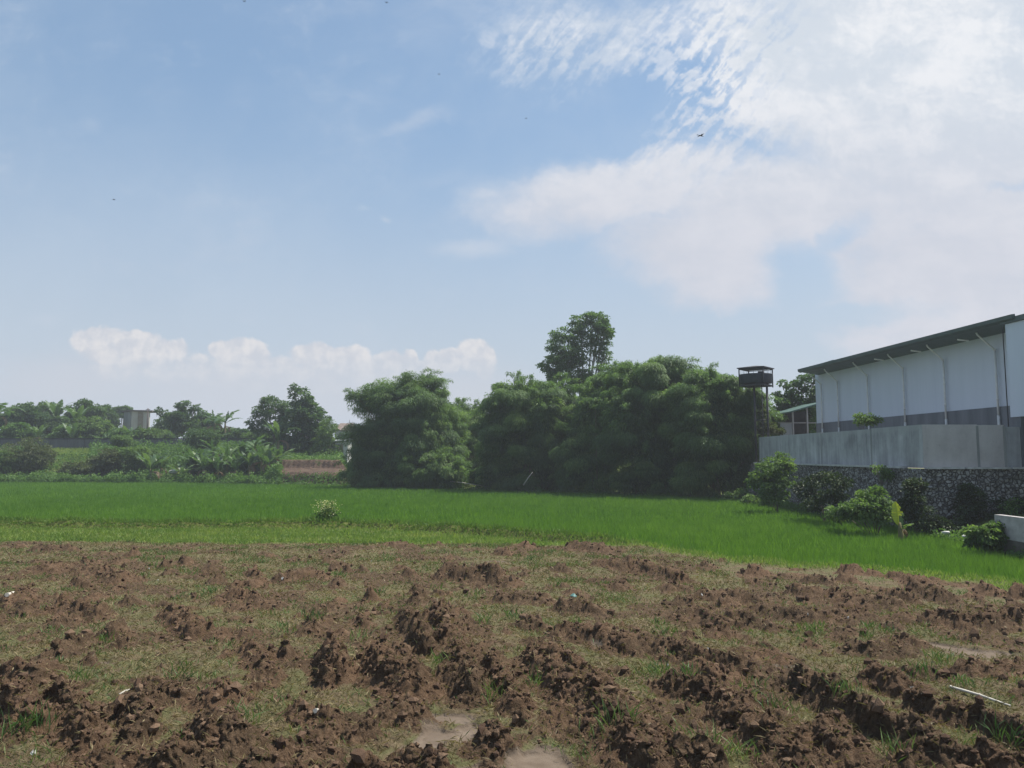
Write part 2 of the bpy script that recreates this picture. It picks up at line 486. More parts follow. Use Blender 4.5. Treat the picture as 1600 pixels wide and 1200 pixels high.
def tree(name, label, cat, base, blobs, n, L, W, mat, seed, trunk_r=0.16, trunk_mat='bark', group=None,
         limbs=True, trunk_name='trunk', crown_name='crown', **kw):
    rg = np.random.default_rng(seed)
    base = np.array(base, float)
    root = empty(name, base, label, cat, group)
    mb = MB()
    cs = np.array([b[:3] for b in blobs])
    fork = base + (cs.mean(0) - base) * np.array((0.35, 0.35, 0.45))
    if limbs:
        p1 = base + (fork - base) * 0.5 + rg.normal(0, trunk_r * 0.5, 3) * (1, 1, 0)
        mb.tube([base - (0, 0, .15), p1, fork], [trunk_r * 1.25, trunk_r, trunk_r * .8], 8)
        for b in blobs:
            c = np.array(b[:3])
            e = c + (0, 0, b[5] * 0.45)
            m_ = fork + (c - fork) * 0.5 + rg.normal(0, 0.12, 3)
            m_[2] -= 0.05 * np.linalg.norm(c - fork)
            mb.tube([fork - (0, 0, .1), m_, c, e], [trunk_r * .6, trunk_r * .45, trunk_r * .3, trunk_r * .1], 6)
            for j in range(4):
                q = c + unit(rg, 1)[0] * np.array(b[3:6]) * 0.8
                mb.tube([m_ + (c - m_) * rg.uniform(.2, .9), q], [trunk_r * .2, trunk_r * .07], 5)
    else:
        for j in range(9):
            b = blobs[j % len(blobs)]
            q = np.array(b[:3]) + unit(rg, 1)[0] * np.array(b[3:6]) * 0.7
            s0 = base + np.append(rg.normal(0, trunk_r, 2), -0.1)
            mb.tube([s0, s0 + (q - s0) * 0.5 + (0, 0, .1), q], [trunk_r * .35, trunk_r * .25, trunk_r * .1], 5)
    mb.build(trunk_name, M[trunk_mat], root)
    leaf_object(crown_name, crown_parts(rg, blobs, n, L, W, **kw), M[mat], root)
    return root

# ------------------------------------------------------------------ plan of the land (everything keyed on s = x / y)
def plan(pts, z):
    w = np.array([onz(px, py, z) for px, py in pts])
    s = w[:, 0] / w[:, 1]
    o = np.argsort(s)
    return s[o], w[o, 1]


RICE_FAR = plan([(-400, 751), (0, 751), (300, 752), (540, 756), (740, 762), (900, 767), (1050, 771), (1140, 776), (1200, 787),
                 (1300, 803), (1420, 822), (1530, 848), (1600, 866), (1750, 905)], 0.35)
DIRT_EDGE = plan([(-600, 848), (0, 848), (350, 850), (640, 850), (800, 851), (1000, 857), (1150, 881), (1300, 893), (1450, 906),
                  (1560, 919), (1600, 926), (1900, 960)], 0.45)
BUND_EDGE = plan([(-600, 821), (0, 822), (200, 825), (450, 824), (560, 824), (800, 838), (960, 851), (1010, 856), (1150, 878),
                  (1300, 889), (1450, 901), (1560, 912), (1600, 918), (1900, 950)], 0.35)


def y_rice(s): return np.interp(s, *RICE_FAR)
def y_dirt(s): return np.interp(s, *DIRT_EDGE)
def y_bund(s): return np.maximum(np.interp(s, *BUND_EDGE), y_dirt(s) + 0.35)


def land_z(x, y):
    """the land outside the ploughed field: wet rice plain, banks behind it"""
    x, y = np.asarray(x, float), np.asarray(y, float)
    s = x / np.maximum(y, 1.0)
    t = y - y_rice(s)
    left = 3.1 * sst(t, 1.5, 15) + 1.2 * sst(t, 15, 27)
    mid = 1.45 * sst(t, 0.5, 2.6) + 0.25 * sst(t, 4.5, 11) + 0.95 * sst(t, 11.2, 11.7) + 0.9 * sst(t, 13, 24)
    back = 1.3 * sst(t, 1, 12) + 0.8 * sst(t, 12, 40)
    right = 1.0 * sst(t, 0.5, 8)
    a, b, c = sst(s, -0.322, -0.306), sst(s, -0.222, -0.212), sst(s, 0.27, 0.33)
    z = left * (1 - a) + (mid * (1 - b) + (back * (1 - c) + right * c) * b) * a
    z = z + 0.06 * pnoise(x * 0.4, y * 0.4, 5) * sst(t, 0.5, 3)
    return z


def zland(x, y): return float(land_z(np.array([x]), np.array([y]))[0])


# ------------------------------------------------------------------ ground sheet to the horizon
def build_ground():
    ys = np.concatenate([np.linspace(-60, 4, 8), np.linspace(6, 40, 18), np.geomspace(42, 75, 50), np.linspace(75.3, 98, 130), np.geomspace(98.5, 130, 36), np.geomspace(134, 1200, 34)])
    ss_ = np.concatenate([np.linspace(-2.5, -0.85, 20), np.linspace(-0.84, 0.84, 260), np.linspace(0.85, 2.5, 20)])
    Y, S = np.meshgrid(ys, ss_, indexing='ij')
    X = S * np.maximum(Y, 18.0)
    Z = land_z(X, Y)
    t = Y - y_rice(X / np.maximum(Y, 1))
    s = X / np.maximum(Y, 1)
    Z = np.where(Y > 200, Z * (1 - sst(Y, 200, 500)), Z)
    Z = np.where(t < 0, -0.06, Z)
    Z = np.where((s > -1.7) & (s < 1.7) & (Y < y_dirt(s) + 0.1), -0.5, Z)
    earth = sst(s, -0.318, -0.306) * (1 - sst(s, -0.215, -0.205)) * sst(t, -0.3, 0.4) * (1 - sst(t, 12.0, 13.5))
    n = X.shape
    idx = np.arange(n[0] * n[1]).reshape(n)
    f = np.stack([idx[:-1, :-1], idx[:-1, 1:], idx[1:, 1:], idx[1:, :-1]], -1).reshape(-1, 4)
    me = np_mesh('ground', np.stack([X, Y, Z], -1).reshape(-1, 3), f,
                 {'rice': ((t < 0.1) * 1.0).ravel(), 'earth': earth.ravel(), 'bankt': t.ravel()}, True)
    m, g, p = new_mat('ground')
    oc = obj_coord(g)
    nz = g.noise(oc, 0.9, 6, 0.65)
    weed = g.ramp(nz, [(0.3, (0.055, 0.075, 0.024)), (0.5, (0.09, 0.12, 0.032)), (0.72, (0.16, 0.17, 0.06))])
    ea = g.ramp(g.noise(oc, 1.4, 7, 0.7), [(0.34, (0.035, 0.024, 0.018)), (0.47, (0.075, 0.050, 0.037)), (0.58, (0.12, 0.082, 0.060)), (0.66, (0.06, 0.075, 0.026))])
    rc = g.ramp(g.noise(oc, 0.5, 5, 0.6), [(0.35, (0.025, 0.075, 0.012)), (0.7, (0.04, 0.105, 0.016))])
    c = g.mix(g.attr('earth'), weed, ea)
    c = g.mix(g.attr('rice'), c, rc)
    set_p(g, p, c, 0.95, 0.1, None, bump(g, g.noise(oc, 8, 5), 0.6, 0.15))
    o = link('ground', me, m)
    tag(o, kind='structure')


build_ground()

# ------------------------------------------------------------------ ploughed field: real relief, clods and furrow slices
# (photo polyline of the crest, width m, height m)
CLODS = [
    ([(688, 850)], .30, .26), ([(606, 852), (640, 852)], .5, .14), ([(820, 852)], .7, .16), ([(900, 856), (935, 858)], .9, .24),
    ([(1105, 884)], .5, .2), ([(1180, 893)], .7, .2), ([(1322, 893), (1334, 893)], .5, .24), ([(60, 856), (110, 858)], .7, .2), ([(30, 852)], .5, .14),
    ([(160, 864)], .5, .12), ([(700, 900), (740, 904), (775, 908)], .8, .34), ([(640, 896)], .5, .2), ([(325, 892)], .6, .25),
    ([(258, 882)], .35, .26), ([(70, 890), (130, 884), (190, 904)], .9, .2), ([(960, 884), (1010, 890), (1060, 904)], .7, .24),
    ([(1430, 922), (1470, 932)], .6, .25), ([(1465, 970), (1530, 976), (1590, 972)], .7, .3), ([(1250, 925), (1320, 935), (1390, 944)], .7, .2),
    ([(1190, 950), (1260, 965), (1330, 962)], .6, .2), ([(655, 938)], .6, .25), ([(580, 932)], .4, .25), ([(540, 890)], .35, .22),
    ([(636, 965), (650, 990), (665, 1014)], .42, .36), ([(590, 1040), (622, 1056), (640, 1075)], .8, .4), ([(690, 960), (702, 1000)], .5, .33),
    ([(712, 1020), (722, 1060), (740, 1085)], .5, .36), ([(770, 1035), (790, 1075), (806, 1105)], .36, .26), ([(180, 986)], .5, .3), ([(190, 1004)], .4, .22),
    ([(95, 950), (150, 962)], .5, .24), ([(40, 930), (10, 944)], .6, .22), ([(450, 1022)], .4, .28), ([(516, 1030), (524, 1056)], .5, .45), ([(235, 1082), (270, 1090)], .45, .25), ([(345, 1092)], .3, .2),
    ([(330, 1140), (365, 1160)], .6, .34), ([(20, 1100), (45, 1130)], .55, .38), ([(100, 1090), (120, 1130), (140, 1170)], .4, .3), ([(210, 1110), (225, 1140)], .36, .34),
    ([(570, 1145)], .4, .2), ([(762, 1156), (776, 1166)], .5, .3), ([(640, 1192), (680, 1205)], .5, .26), ([(560, 1205)], .4, .3), ([(610, 1110), (650, 1120)], .5, .16),
    ([(850, 1035), (890, 1065), (930, 1100)], .85, .36), ([(950, 1120), (990, 1160), (1030, 1200)], .7, .36), ([(1000, 1140)], .5, .2),
    ([(1040, 1012), (1090, 1030), (1150, 1040)], .5, .28), ([(1060, 1075), (1110, 1085), (1150, 1100)], .6, .34), ([(1250, 1070), (1300, 1096), (1340, 1118)], .45, .36),
    ([(1350, 1125), (1420, 1160), (1500, 1186)], .4, .32), ([(1365, 1066), (1410, 1080)], .4, .3), ([(1430, 1104), (1480, 1120), (1540, 1140), (1610, 1164)], .4, .3), ([(1140, 1120), (1190, 1150), (1240, 1185)], .5, .3),
    ([(1060, 1180), (1090, 1200)], .5, .36), ([(1290, 1140), (1330, 1180)], .4, .26), ([(1400, 1195)], .4, .26), ([(1560, 1190)], .4, .3), ([(880, 950), (930, 956)], .5, .2),
    ([(790, 935), (850, 940)], .6, .18), ([(1100, 930), (1160, 936)], .6, .2), ([(1100, 960), (1130, 990)], .5, .2), ([(360, 930), (420, 944)], .6, .2), ([(270, 960), (310, 985)], .5, .22),
    ([(480, 985), (500, 960)], .4, .2), ([(390, 1010), (420, 1050)], .4, .2), ([(1340, 1010), (1400, 1014)], .5, .2), ([(1530, 1046), (1590, 1040)], .4, .16), ([(880, 985), (940, 1000), (990, 1012)], .5, .24),
    ([(440, 905), (500, 898)], .5, .2), ([(1400, 900), (1440, 908)], .5, .16), ([(1535, 922), (1552, 926)], .55, .2), ([(1592, 930)], .6, .3), ([(130, 1000), (90, 1020)], .5, .24), ([(60, 1060), (20, 1050)], .5, .24),
    ([(300, 1180), (260, 1196)], .5, .3), ([(160, 1196)], .4, .2), ([(400, 1196), (440, 1180)], .4, .22), ([(470, 1110), (510, 1125)], .4, .22), ([(820, 1130)], .2, .16), ([(860, 1120)], .2, .12),
]
MUD = [(705, 1118, 0.36, 0.26), (675, 1152, .26, .4), (650, 1180, .28, .3), (838, 1188, .42, .5), (745, 1208, .3, .3), (735, 1136, .2, .2), (952, 1008, .32, .26), (1530, 1018, .6, .28), (1480, 1008, .35, .2), (770, 878, .9, .3),
       (1240, 1040, .3, .12), (180, 1035, .25, .12), (1290, 920, .6, .15), (720, 1150, .3, .2)]
FLATS = [(220, 940, 1.6, .8), (1180, 1000, 1.6, .7), (1500, 1085, 1.3, .7), (800, 960, 1.4, .5), (500, 1090, .8, .5), (100, 1020, 1., .6), (860, 880, 3, 1.), (480, 880, 3, .8),
         (1280, 1000, 1.4, .7), (330, 1040, .9, .5), (920, 1060, .5, .3), (1340, 1060, .9, .5), (1000, 920, 2., .8), (430, 960, 1., .5), (680, 985, .3, .4), (690, 1060, .25, .5)]


def build_field():
    rg = np.random.default_rng(3)
    k = np.linspace(0, 1, 660)
    hor = np.concatenate([[900, 760, 660, 590], 540 - (540 - 101) * k])     # rows evenly seen from standing height
    yy = 2.7 * FPX / hor
    s_in = np.linspace(-0.72, 0.72, 1010)
    e = np.geomspace(0.0022, 0.7, 90) + 0.72
    ss_ = np.concatenate([-e[::-1], s_in, e])
    Y, S = np.meshgrid(yy, ss_, indexing='ij')
    Y = Y.copy(); X = S * Y
    yd, ybn = y_dirt(S), y_bund(S)
    wob = 0.35 * fbm(X * 0.7, Y * 0.7, 41, 3)
    td = Y - yd + wob                                     # >0: past the tilled soil (grass verge)
    tb = Y - ybn + 0.12 * fbm(X * 1.3, Y * 1.3, 43, 2)
    base = 0.45 + 0.05 * fbm(X * 0.55, Y * 0.55, 1, 3)
    # warped coordinates give the clods ragged outlines
    wx = X + 0.09 * fbm(X * 2.6, Y * 2.6, 7, 4); wy = Y + 0.12 * fbm(X * 2.6, Y * 2.6, 17, 4)
    H = np.zeros_like(X); CM = np.zeros_like(X); RD = np.zeros_like(X)
    cl = []
    for pts, w, h in CLODS:
        P = [onz(px, min(py, 1215), 0.5)[:2] for px, py in pts]
        cl.append((P, w * 0.5, h, rg.random()))
    mudc = [(onz(px, py, .45), rx, ry) for px, py, rx, ry in MUD]
    for i in range(820):
        y0 = 2.7 * FPX / (rg.uniform(150, 560) if i % 2 else rg.uniform(148, 290)); x0 = rg.uniform(-0.95, 0.95) * y0
        ang = math.radians(rg.normal(118 if x0 > 0 else 95, 30))
        if any(np.hypot((x0 - c[0]) / rx, (y0 - c[1]) / ry) < 1.5 for c, rx, ry in mudc): continue
        L = rg.uniform(0.02, 0.40); sz = rg.uniform(0.06, 0.25) if i < 330 else rg.uniform(0.04, 0.12); L *= 1.0 if i < 330 else .4
        d = np.array((math.cos(ang), math.sin(ang))) * L
        cl.append(([np.array((x0, y0)), np.array((x0, y0)) + d], sz * rg.uniform(.8, 1.2), sz * rg.uniform(.5, .95), rg.random()))
    for P, w, h, red in cl:
        P = np.array(P); m_ = 0.35 + w * 1.6
        i0, i1 = np.searchsorted(yy, P[:, 1].min() - m_), np.searchsorted(yy, P[:, 1].max() + m_)
        if i1 - i0 < 2: continue
        ya, yb_ = max(yy[i0], .5), yy[min(i1, len(yy) - 1)]
        sl, sh = min((P[:, 0].min() - m_) / ya, (P[:, 0].min() - m_) / yb_), max((P[:, 0].max() + m_) / ya, (P[:, 0].max() + m_) / yb_)
        j0, j1 = np.searchsorted(ss_, sl), np.searchsorted(ss_, sh)
        if j1 - j0 < 2: continue
        ax, ay = wx[i0:i1, j0:j1], wy[i0:i1, j0:j1]
        dist = np.full(ax.shape, 9.0); par = np.zeros_like(ax)
        if len(P) == 1: dist = np.hypot(ax - P[0, 0], ay - P[0, 1])
        for a, b in zip(P[:-1], P[1:]):
            ab = b - a; tt = np.clip(((ax - a[0]) * ab[0] + (ay - a[1]) * ab[1]) / (ab @ ab), 0, 1)
            dist = np.minimum(dist, np.hypot(ax - a[0] - tt * ab[0], ay - a[1] - tt * ab[1]))
        q = dist / w
        prof = 1.12 * (1 - sst(q, 0.05, 1.22)) * (1 - 0.30 * np.clip(q, 0, 1) ** 2)
        prof = prof * (1.0 + 0.30 * pnoise(ax * 2.6, ay * 2.6, 23))
        hh = (0.70 + 0.22 * float(sst(P[:, 1].mean(), 10, 17))) * h * prof
        H[i0:i1, j0:j1] = np.maximum(H[i0:i1, j0:j1], hh)
        mk = 1 - sst(q, 0.9, 1.5)
        CM[i0:i1, j0:j1] = np.maximum(CM[i0:i1, j0:j1], mk)
        RD[i0:i1, j0:j1] = np.where(mk > 0.5, red, RD[i0:i1, j0:j1])
    mud = np.zeros_like(X)
    for px, py, rx, ry in MUD:
        c = onz(px, py, 0.45)
        mud = np.maximum(mud, 1 - sst(np.hypot((wx - c[0]) / rx, (wy - c[1]) / ry), 0.55, 1.15))
    mud *= (1 - sst(H, 0.05, 0.12))
    flat = np.zeros_like(X)
    for px, py, rx, ry in FLATS:
        c = onz(px, py, 0.45)
        flat = np.maximum(flat, 1 - sst(np.hypot((wx - c[0]) / rx, (wy - c[1]) / (ry * 1.3)), 0.4, 1.1))
    rough0 = sst(fbm(X * 0.9, Y * 0.55, 61, 4) * 0.8 - flat * 0.6, -0.16, 0.40)   # turned-over soil between the clods
    soil = np.clip(np.maximum(CM, rough0 * 0.9), 0, 1) * (1 - mud)
    inside = 1 - sst(td, -0.15, 0.35)
    soil *= inside
    bil = np.abs(pnoise(X * 5.2, Y * 5.2, 71)) * 0.7 + np.abs(pnoise(X * 11, Y * 11, 72)) * 0.45
    mic = np.abs(pnoise(X * 19, Y * 19, 73)) * 0.8 + pnoise(X * 38, Y * 38, 74) * 0.5 + pnoise(X * 75, Y * 75, 75) * .3
    near = np.clip(9.0 / Y, 0.35, 1.0)
    H *= inside + (1 - inside) * 0.0
    Z = base + H * (0.85 + 0.28 * bil) - 0.05 * mud
    Z += soil * (0.062 * (bil - 0.35) + 0.032 * mic * near)
    Z += (1 - soil) * (1 - mud) * (0.014 * mic + 0.03 * (bil - .3)) * inside
    red = np.clip(RD * 0.8 + 0.5 * fbm(X * 1.1, Y * 1.1, 81, 3), 0, 1)
    # right-hand far rim is bare reddish earth
    rim = sst(S, 0.22, 0.30) * (1 - sst(np.abs(td + 0.9), 0.5, 1.3))
    red = np.maximum(red, rim); grassy = (1 - soil) * (1 - mud) * (1 - rim * 0.8)
    # verge and bund, then the drop to the wet field
    left = 1 - sst(S, 0.10, 0.20)
    crest = np.exp(-((tb + 0.50) / 0.30) ** 2) * left
    Z += crest * (0.18 + 0.06 * fbm(X * .8, Y * .8, 47, 2)) - 0.10 * sst(td, 0.4, 1.2) * (1 - crest) * left
    drop = sst(tb, -0.15, 0.55)
    Z = Z * (1 - drop) - 0.30 * drop
    Z = np.where(Y < 4.6, Z * 0 + 0.5 + 1.0 * sst(-Y, -4.6, -2.5) * 0, Z)
    # sideways crumble: overhangs and ragged faces
    lat = (0.030 * np.clip(H / 0.2, 0, 1) + 0.012 * soil)
    X2 = X + lat * (pnoise(X * 6 + 31, Y * 6 + Z * 7, 91) + 0.6 * pnoise(X * 22, Y * 22 + Z * 22, 93))
    Y2 = Y + lat * (pnoise(X * 6 - 17, Y * 6 + Z * 7, 92) + 0.6 * pnoise(X * 22, Y * 22 + Z * 22, 94))
    n = X.shape
    idx = np.arange(n[0] * n[1]).reshape(n)
    f = np.stack([idx[:-1, :-1], idx[:-1, 1:], idx[1:, 1:], idx[1:, :-1]], -1).reshape(-1, 4)
    verge = sst(td, -0.1, 0.4)
    me = np_mesh('ploughed_field', np.stack([X2, Y2, Z], -1).reshape(-1, 3), f,
                 {'soil': soil.ravel(), 'mud': mud.ravel(), 'red': red.ravel(), 'verge': verge.ravel()}, True)
    m, g, p = new_mat('ploughed_soil')
    oc = obj_coord(g)
    n1, n2, n3 = g.noise(oc, 9, 7, 0.7), g.noise(oc, 55, 5, 0.65), g.noise(oc, 2.2, 4, 0.6)
    dark = g.ramp(n1, [(0.28, (0.038, 0.025, 0.015)), (0.55, (0.104, 0.069, 0.041)), (0.78, (0.23, 0.160, 0.098))])
    redc = g.ramp(n1, [(0.28, (0.095, 0.053, 0.031)), (0.75, (0.23, 0.140, 0.085))])
    so = g.mix(g.m('MULTIPLY', g.attr('red'), 0.5), dark, redc)
    so = g.mix(g.ss(n2, 0.56, 0.72, 0, 0.55), so, (0.23, 0.165, 0.115))
    so = g.mix(g.ss(n2, 0.44, 0.30, 0, 0.5), so, (0.04, 0.025, 0.018))
    gr = g.ramp(n1, [(0.30, (0.080, 0.059, 0.035)), (0.5, (0.14, 0.107, 0.062)), (0.72, (0.215, 0.165, 0.100))])
    gr = g.mix(g.ss(n3, 0.42, 0.58, 0, 0.75), gr, (0.115, 0.122, 0.050))
    gr = g.mix(g.ss(n2, 0.46, 0.32, 0, 0.6), gr, (0.06, 0.042, 0.028))
    c = g.mix(g.ss(g.m('ADD', g.attr('soil'), g.m('MULTIPLY', g.m('SUBTRACT', n2, 0.5), 0.5)), 0.3, 0.6), gr, so)
    md = g.ramp(g.noise(oc, 5, 5, 0.6), [(0.3, (0.095, 0.070, 0.050)), (0.7, (0.155, 0.122, 0.092))])
    c = g.mix(g.ss(g.m('ADD', g.attr('mud'), g.m('MULTIPLY', g.m('SUBTRACT', n1, 0.5), 0.5)), 0.35, 0.65), c, md)
    c = g.mix(g.attr('verge'), c, g.ramp(n1, [(0.3, (0.075, 0.10, 0.026)), (0.7, (0.16, 0.175, 0.05))]))
    h = g.m('ADD', n2, g.m('MULTIPLY', g.noise(oc, 130, 3, 0.7), 0.6))
    h = g.m('MULTIPLY', h, g.m('SUBTRACT', 1.0, g.m('MULTIPLY', g.attr('mud'), 0.85)))
    set_p(g, p, c, 0.92, 0.15, None, bump(g, h, 0.9, 0.035))
    o = link('ploughed_field', me, m)
    tag(o, kind='structure')
    return dict(X=X2, Y=Y2, Z=Z, soil=soil, mud=mud, H=H, verge=verge, td=td, tb=tb, crest=crest, S=S, grassy=grassy,
                inside=inside, yy=yy, ss=ss_, rim=rim)


FD = build_field()


def zfield(x, y):
    i = int(np.clip(np.searchsorted(FD['yy'], y), 0, len(FD['yy']) - 1)); j = int(np.clip(np.searchsorted(FD['ss'], x / y), 0, len(FD['ss']) - 1))
    return float(FD['Z'][i, j])


def cell_pick(rg, weight, n):
    """random points on the field, density following weight per square metre"""
    Y, X = FD['Y'], FD['X']
    dy = np.gradient(FD['yy'])[:, None]; dx = np.gradient(FD['ss'])[None, :] * Y
    w = (np.clip(weight, 0, None) * np.abs(dy * dx)).ravel()
    w[(Y.ravel() < 4.9)] = 0
    k = rg.choice(len(w), n, p=w / w.sum())
    jit = rg.uniform(-.5, .5, (n, 2)) * np.stack([np.broadcast_to(dx, Y.shape).ravel()[k], np.broadcast_to(dy, Y.shape).ravel()[k]], 1)
    return np.stack([X.ravel()[k] + jit[:, 0], Y.ravel()[k] + jit[:, 1], FD['Z'].ravel()[k]], 1), k


def blades(P, L, W, rg, lean=0.35, rnd=None, tone=None, droop=0.12, bias=(0, 0)):
    n = len(P)
    ax = np.stack([rg.normal(bias[0], lean, n), rg.normal(bias[1], lean, n), np.ones(n)], 1)
    nr = np.stack([rg.normal(0, 1, n), rg.normal(0, 1, n), np.full(n, 0.2)], 1)
    v, f = leaf_quads(P, ax, nr, L, W, fold=0.2, droop=droop)
    return v, f, rep4(rg.random(n) if rnd is None else rnd), rep4(rg.random(n) if tone is None else tone)


def build_field_cover():
    rg = np.random.default_rng(21)
    # crumbs of soil lying loose
    n = 24000
    P, k = cell_pick(rg, FD['soil'] * (0.25 + FD['H'] * 2) * np.clip(14 / FD['Y'], .5, 2) * (FD['inside'] > .5), n)
    ico = np.array([(0, 0, 1), (.9, 0, .4), (.28, .85, .4), (-.72, .53, .4), (-.72, -.53, .4), (.28, -.85, .4),
                    (.72, .53, -.4), (-.28, .85, -.4), (-.9, 0, -.4), (-.28, -.85, -.4), (.72, -.53, -.4), (0, 0, -1)])
    tri = np.array([(0, 1, 2), (0, 2, 3), (0, 3, 4), (0, 4, 5), (0, 5, 1), (1, 6, 2), (2, 7, 3), (3, 8, 4), (4, 9, 5), (5, 10, 1),
                    (6, 7, 2), (7, 8, 3), (8, 9, 4), (9, 10, 5), (10, 6, 1), (11, 7, 6), (11, 8, 7), (11, 9, 8), (11, 10, 9), (11, 6, 10)])
    sz = np.exp(rg.normal(math.log(0.0125), 0.62, n)).clip(0.005, 0.07)
    V = ico[None] * (1 + rg.normal(0, 0.22, (n, 12, 1))) * (sz[:, None, None] * rg.uniform(.6, 1.3, (n, 1, 3)))
    V = V + P[:, None, :] + np.stack([0 * sz, 0 * sz, sz * 0.25], 1)[:, None]
    F_ = tri[None] + (np.arange(n) * 12)[:, None, None]
    me = np_mesh('soil_crumbs', V.reshape(-1, 3), F_.reshape(-1, 3), {'rnd': np.repeat(rg.random(n), 12)})
    m, g, p = new_mat('soil_crumb')
    c = g.ramp(g.attr('rnd'), [(0.1, (0.042, 0.027, 0.016)), (0.6, (0.10, 0.066, 0.040)), (0.95, (0.20, 0.138, 0.086))])
    oc = obj_coord(g)
    set_p(g, p, g.mix(g.noise(oc, 60, 3), c, (0.09, 0.055, 0.04)), 0.95, 0.1, None, bump(g, g.noise(oc, 90, 3), 0.8, 0.01))
    tag(link('soil_crumbs', me, m), 'loose dark brown crumbs of soil strewn over the ploughed field', 'soil', kind='stuff')
    # straw-coloured dead grass flattened over the unturned ground
    n = 150000
    P, k = cell_pick(rg, (FD['grassy'] * 1.0 + FD['soil'] * 0.30) * FD['inside'] * np.clip(11 / FD['Y'], .5, 1.6) * (1 - FD['rim'] * .7), n)
    pt = pnoise(P[:, 0] * 1.3, P[:, 1] * 1.3, 3)
    L = rg.uniform(0.04, 0.13, n); W = (0.005 + 0.0006 * P[:, 1]) * rg.uniform(.7, 1.3, n)
    parts = [blades(P, L, W, rg, 1.3, tone=np.clip(.5 + pt * .5, 0, 1))]
    tag(leaf_object('dead_grass', parts, M['straw']), 'dry straw coloured grass matted over the unploughed patches', 'grass', kind='stuff')
    # green shoots: single blades and tufts
    parts = []
    P, k = cell_pick(rg, FD['grassy'] * FD['inside'] * sst(pnoise(FD['X'] * .8, FD['Y'] * .8, 9), -0.1, .5) + 0.02 * FD['inside'], 26000)
    parts.append(blades(P, rg.uniform(.04, .14, len(P)), (0.005 + 0.0006 * P[:, 1]), rg, .7))
    T, k = cell_pick(rg, (FD['grassy'] + .15) * FD['inside'] * (1 - FD['mud']) * np.clip(9 / FD['Y'], .3, 1.5), 330)
    spots = [(490, 985, .32), (560, 998, .3), (165, 1000, .25), (760, 975, .3), (965, 1160, .42), (1205, 1100, .3), (1160, 1085, .3), (1270, 985, .25), (60, 1140, .4), (20, 1150, .4),
             (130, 1070, .3), (280, 1060, .35), (385, 1130, .35), (1110, 1175, .35), (1160, 1180, .3), (770, 1090, .35), (835, 1070, .3), (1400, 1175, .3), (1440, 1060, .3), (1580, 1170, .4),
             (1040, 990, .25), (690, 1045, .3), (900, 975, .2), (1360, 980, .25), (1470, 1030, .25), (1030, 1055, .3), (1075, 1080, .25), (590, 925, .25), (800, 965, .3), (330, 925, .25), (1320, 1110, .3)]
    cen = [(p, rg.uniform(.10, .24), int(rg.uniform(8, 22))) for p in T]
    for px, py, l in spots:
        q = onz(px, py, 0.48); q[2] = zfield(q[0], q[1]); cen.append((q, l, 34))
    for c, l, nb in cen:
        p_ = np.repeat(c[None], nb, 0) + np.append(rg.normal(0, 0.05 + l * .12, (nb, 2)), np.full((nb, 1), -0.01), 1)
        parts.append(blades(p_, l * rg.uniform(.5, 1.2, nb), (0.007 + 0.0006 * c[1]), rg, .38, tone=np.full(nb, rg.random()), droop=.25))
    tag(leaf_object('grass_tufts', parts, M['tuft']), 'fresh green grass tufts sprouting between the soil clods', 'grass', kind='stuff')
    # verge and bund grass
    n = 95000
    P, k = cell_pick(rg, FD['verge'] * (FD['tb'] < 0.35) * (1 + 1.6 * FD['crest']), n)
    cr = FD['crest'].ravel()[k]
    pt = pnoise(P[:, 0] * .5, P[:, 1] * .8, 33) * .6 + pnoise(P[:, 0] * 2.1, P[:, 1] * 2.1, 34) * .3
    L = rg.uniform(.07, .2, n) * (1 + .45 * cr)
    tn = np.clip(.6 + pt * .6 - .32 * cr, 0, 1)  # crest blades toned darker, the bank's shadow line put into their colour
    parts = [blades(P, L, .011 + .0007 * P[:, 1], rg, .5, rnd=np.clip(rg.random(n) - .15 * cr, 0, 1), tone=tn)]
    tag(leaf_object('verge_grass', parts, M['verge']), 'yellow green grass on the strip and low bank beside the rice', 'grass', kind='stuff')


build_field_cover()


# ------------------------------------------------------------------ rice
def build_rice():
    rg = np.random.default_rng(5)
    parts = []
    # bands of distance: (y0, y1, blades, width)
    def band(y0, y1, n, W, nat):
        y = np.sqrt(rg.uniform(y0 * y0, y1 * y1, n)); s = rg.uniform(-0.95, 0.95, n)
        x = s * y
        ok = (y > y_bund(s) + 0.25 + 0.1 * pnoise(x * 1.5, y * 1.5, 3)) & (y < y_rice(s) + 0.3 * pnoise(x * .6, y * .6, 8))
        x, y = x[ok], y[ok]
        # planted hills in rows
        x = np.round(x / nat) * nat + rg.normal(0, nat * .22, len(x)); y = np.round(y / nat) * nat + rg.normal(0, nat * .22, len(y))
        big = fbm(x * .12, y * .07, 51, 3) * .5; sm = pnoise(x * 1.1, y * .8, 55) * .35
        tone = np.clip(.5 + big * .55 + sm + .16 * sst(y, 36, 20) - 0.1 * sst(y, 45, 75), 0, 1)
        edge = 1 + 0.35 * (1 - sst(y - y_bund(x / y), 0.2, 2.5))
        h = .40 * (1 + .10 * big + .22 * sm) * rg.uniform(.72, 1.2, len(x))
        P = np.stack([x, y, np.full(len(x), -0.04)], 1)
        parts.append(blades(P, h, W * rg.uniform(.7, 1.4, len(x)), rg, .24, tone=np.clip(tone * edge, 0, 1), droop=.10))
    band(14, 24, 190000, .014, .2)
    band(24, 36, 170000, .020, .22)
    band(36, 55, 150000, .032, .25)
    band(55, 90, 170000, .048, .3)
    tag(leaf_object('rice', parts, M['rice']), 'bright green young rice covering the flooded field', 'rice', kind='stuff')


build_rice()

# ------------------------------------------------------------------ right side: yard, walls, warehouse
WALL_D, WALL_X = 31.0, 16.5                     # the corner of the concrete wall


def wall_x(d): return WALL_X + 0.0166 * (d - WALL_D)


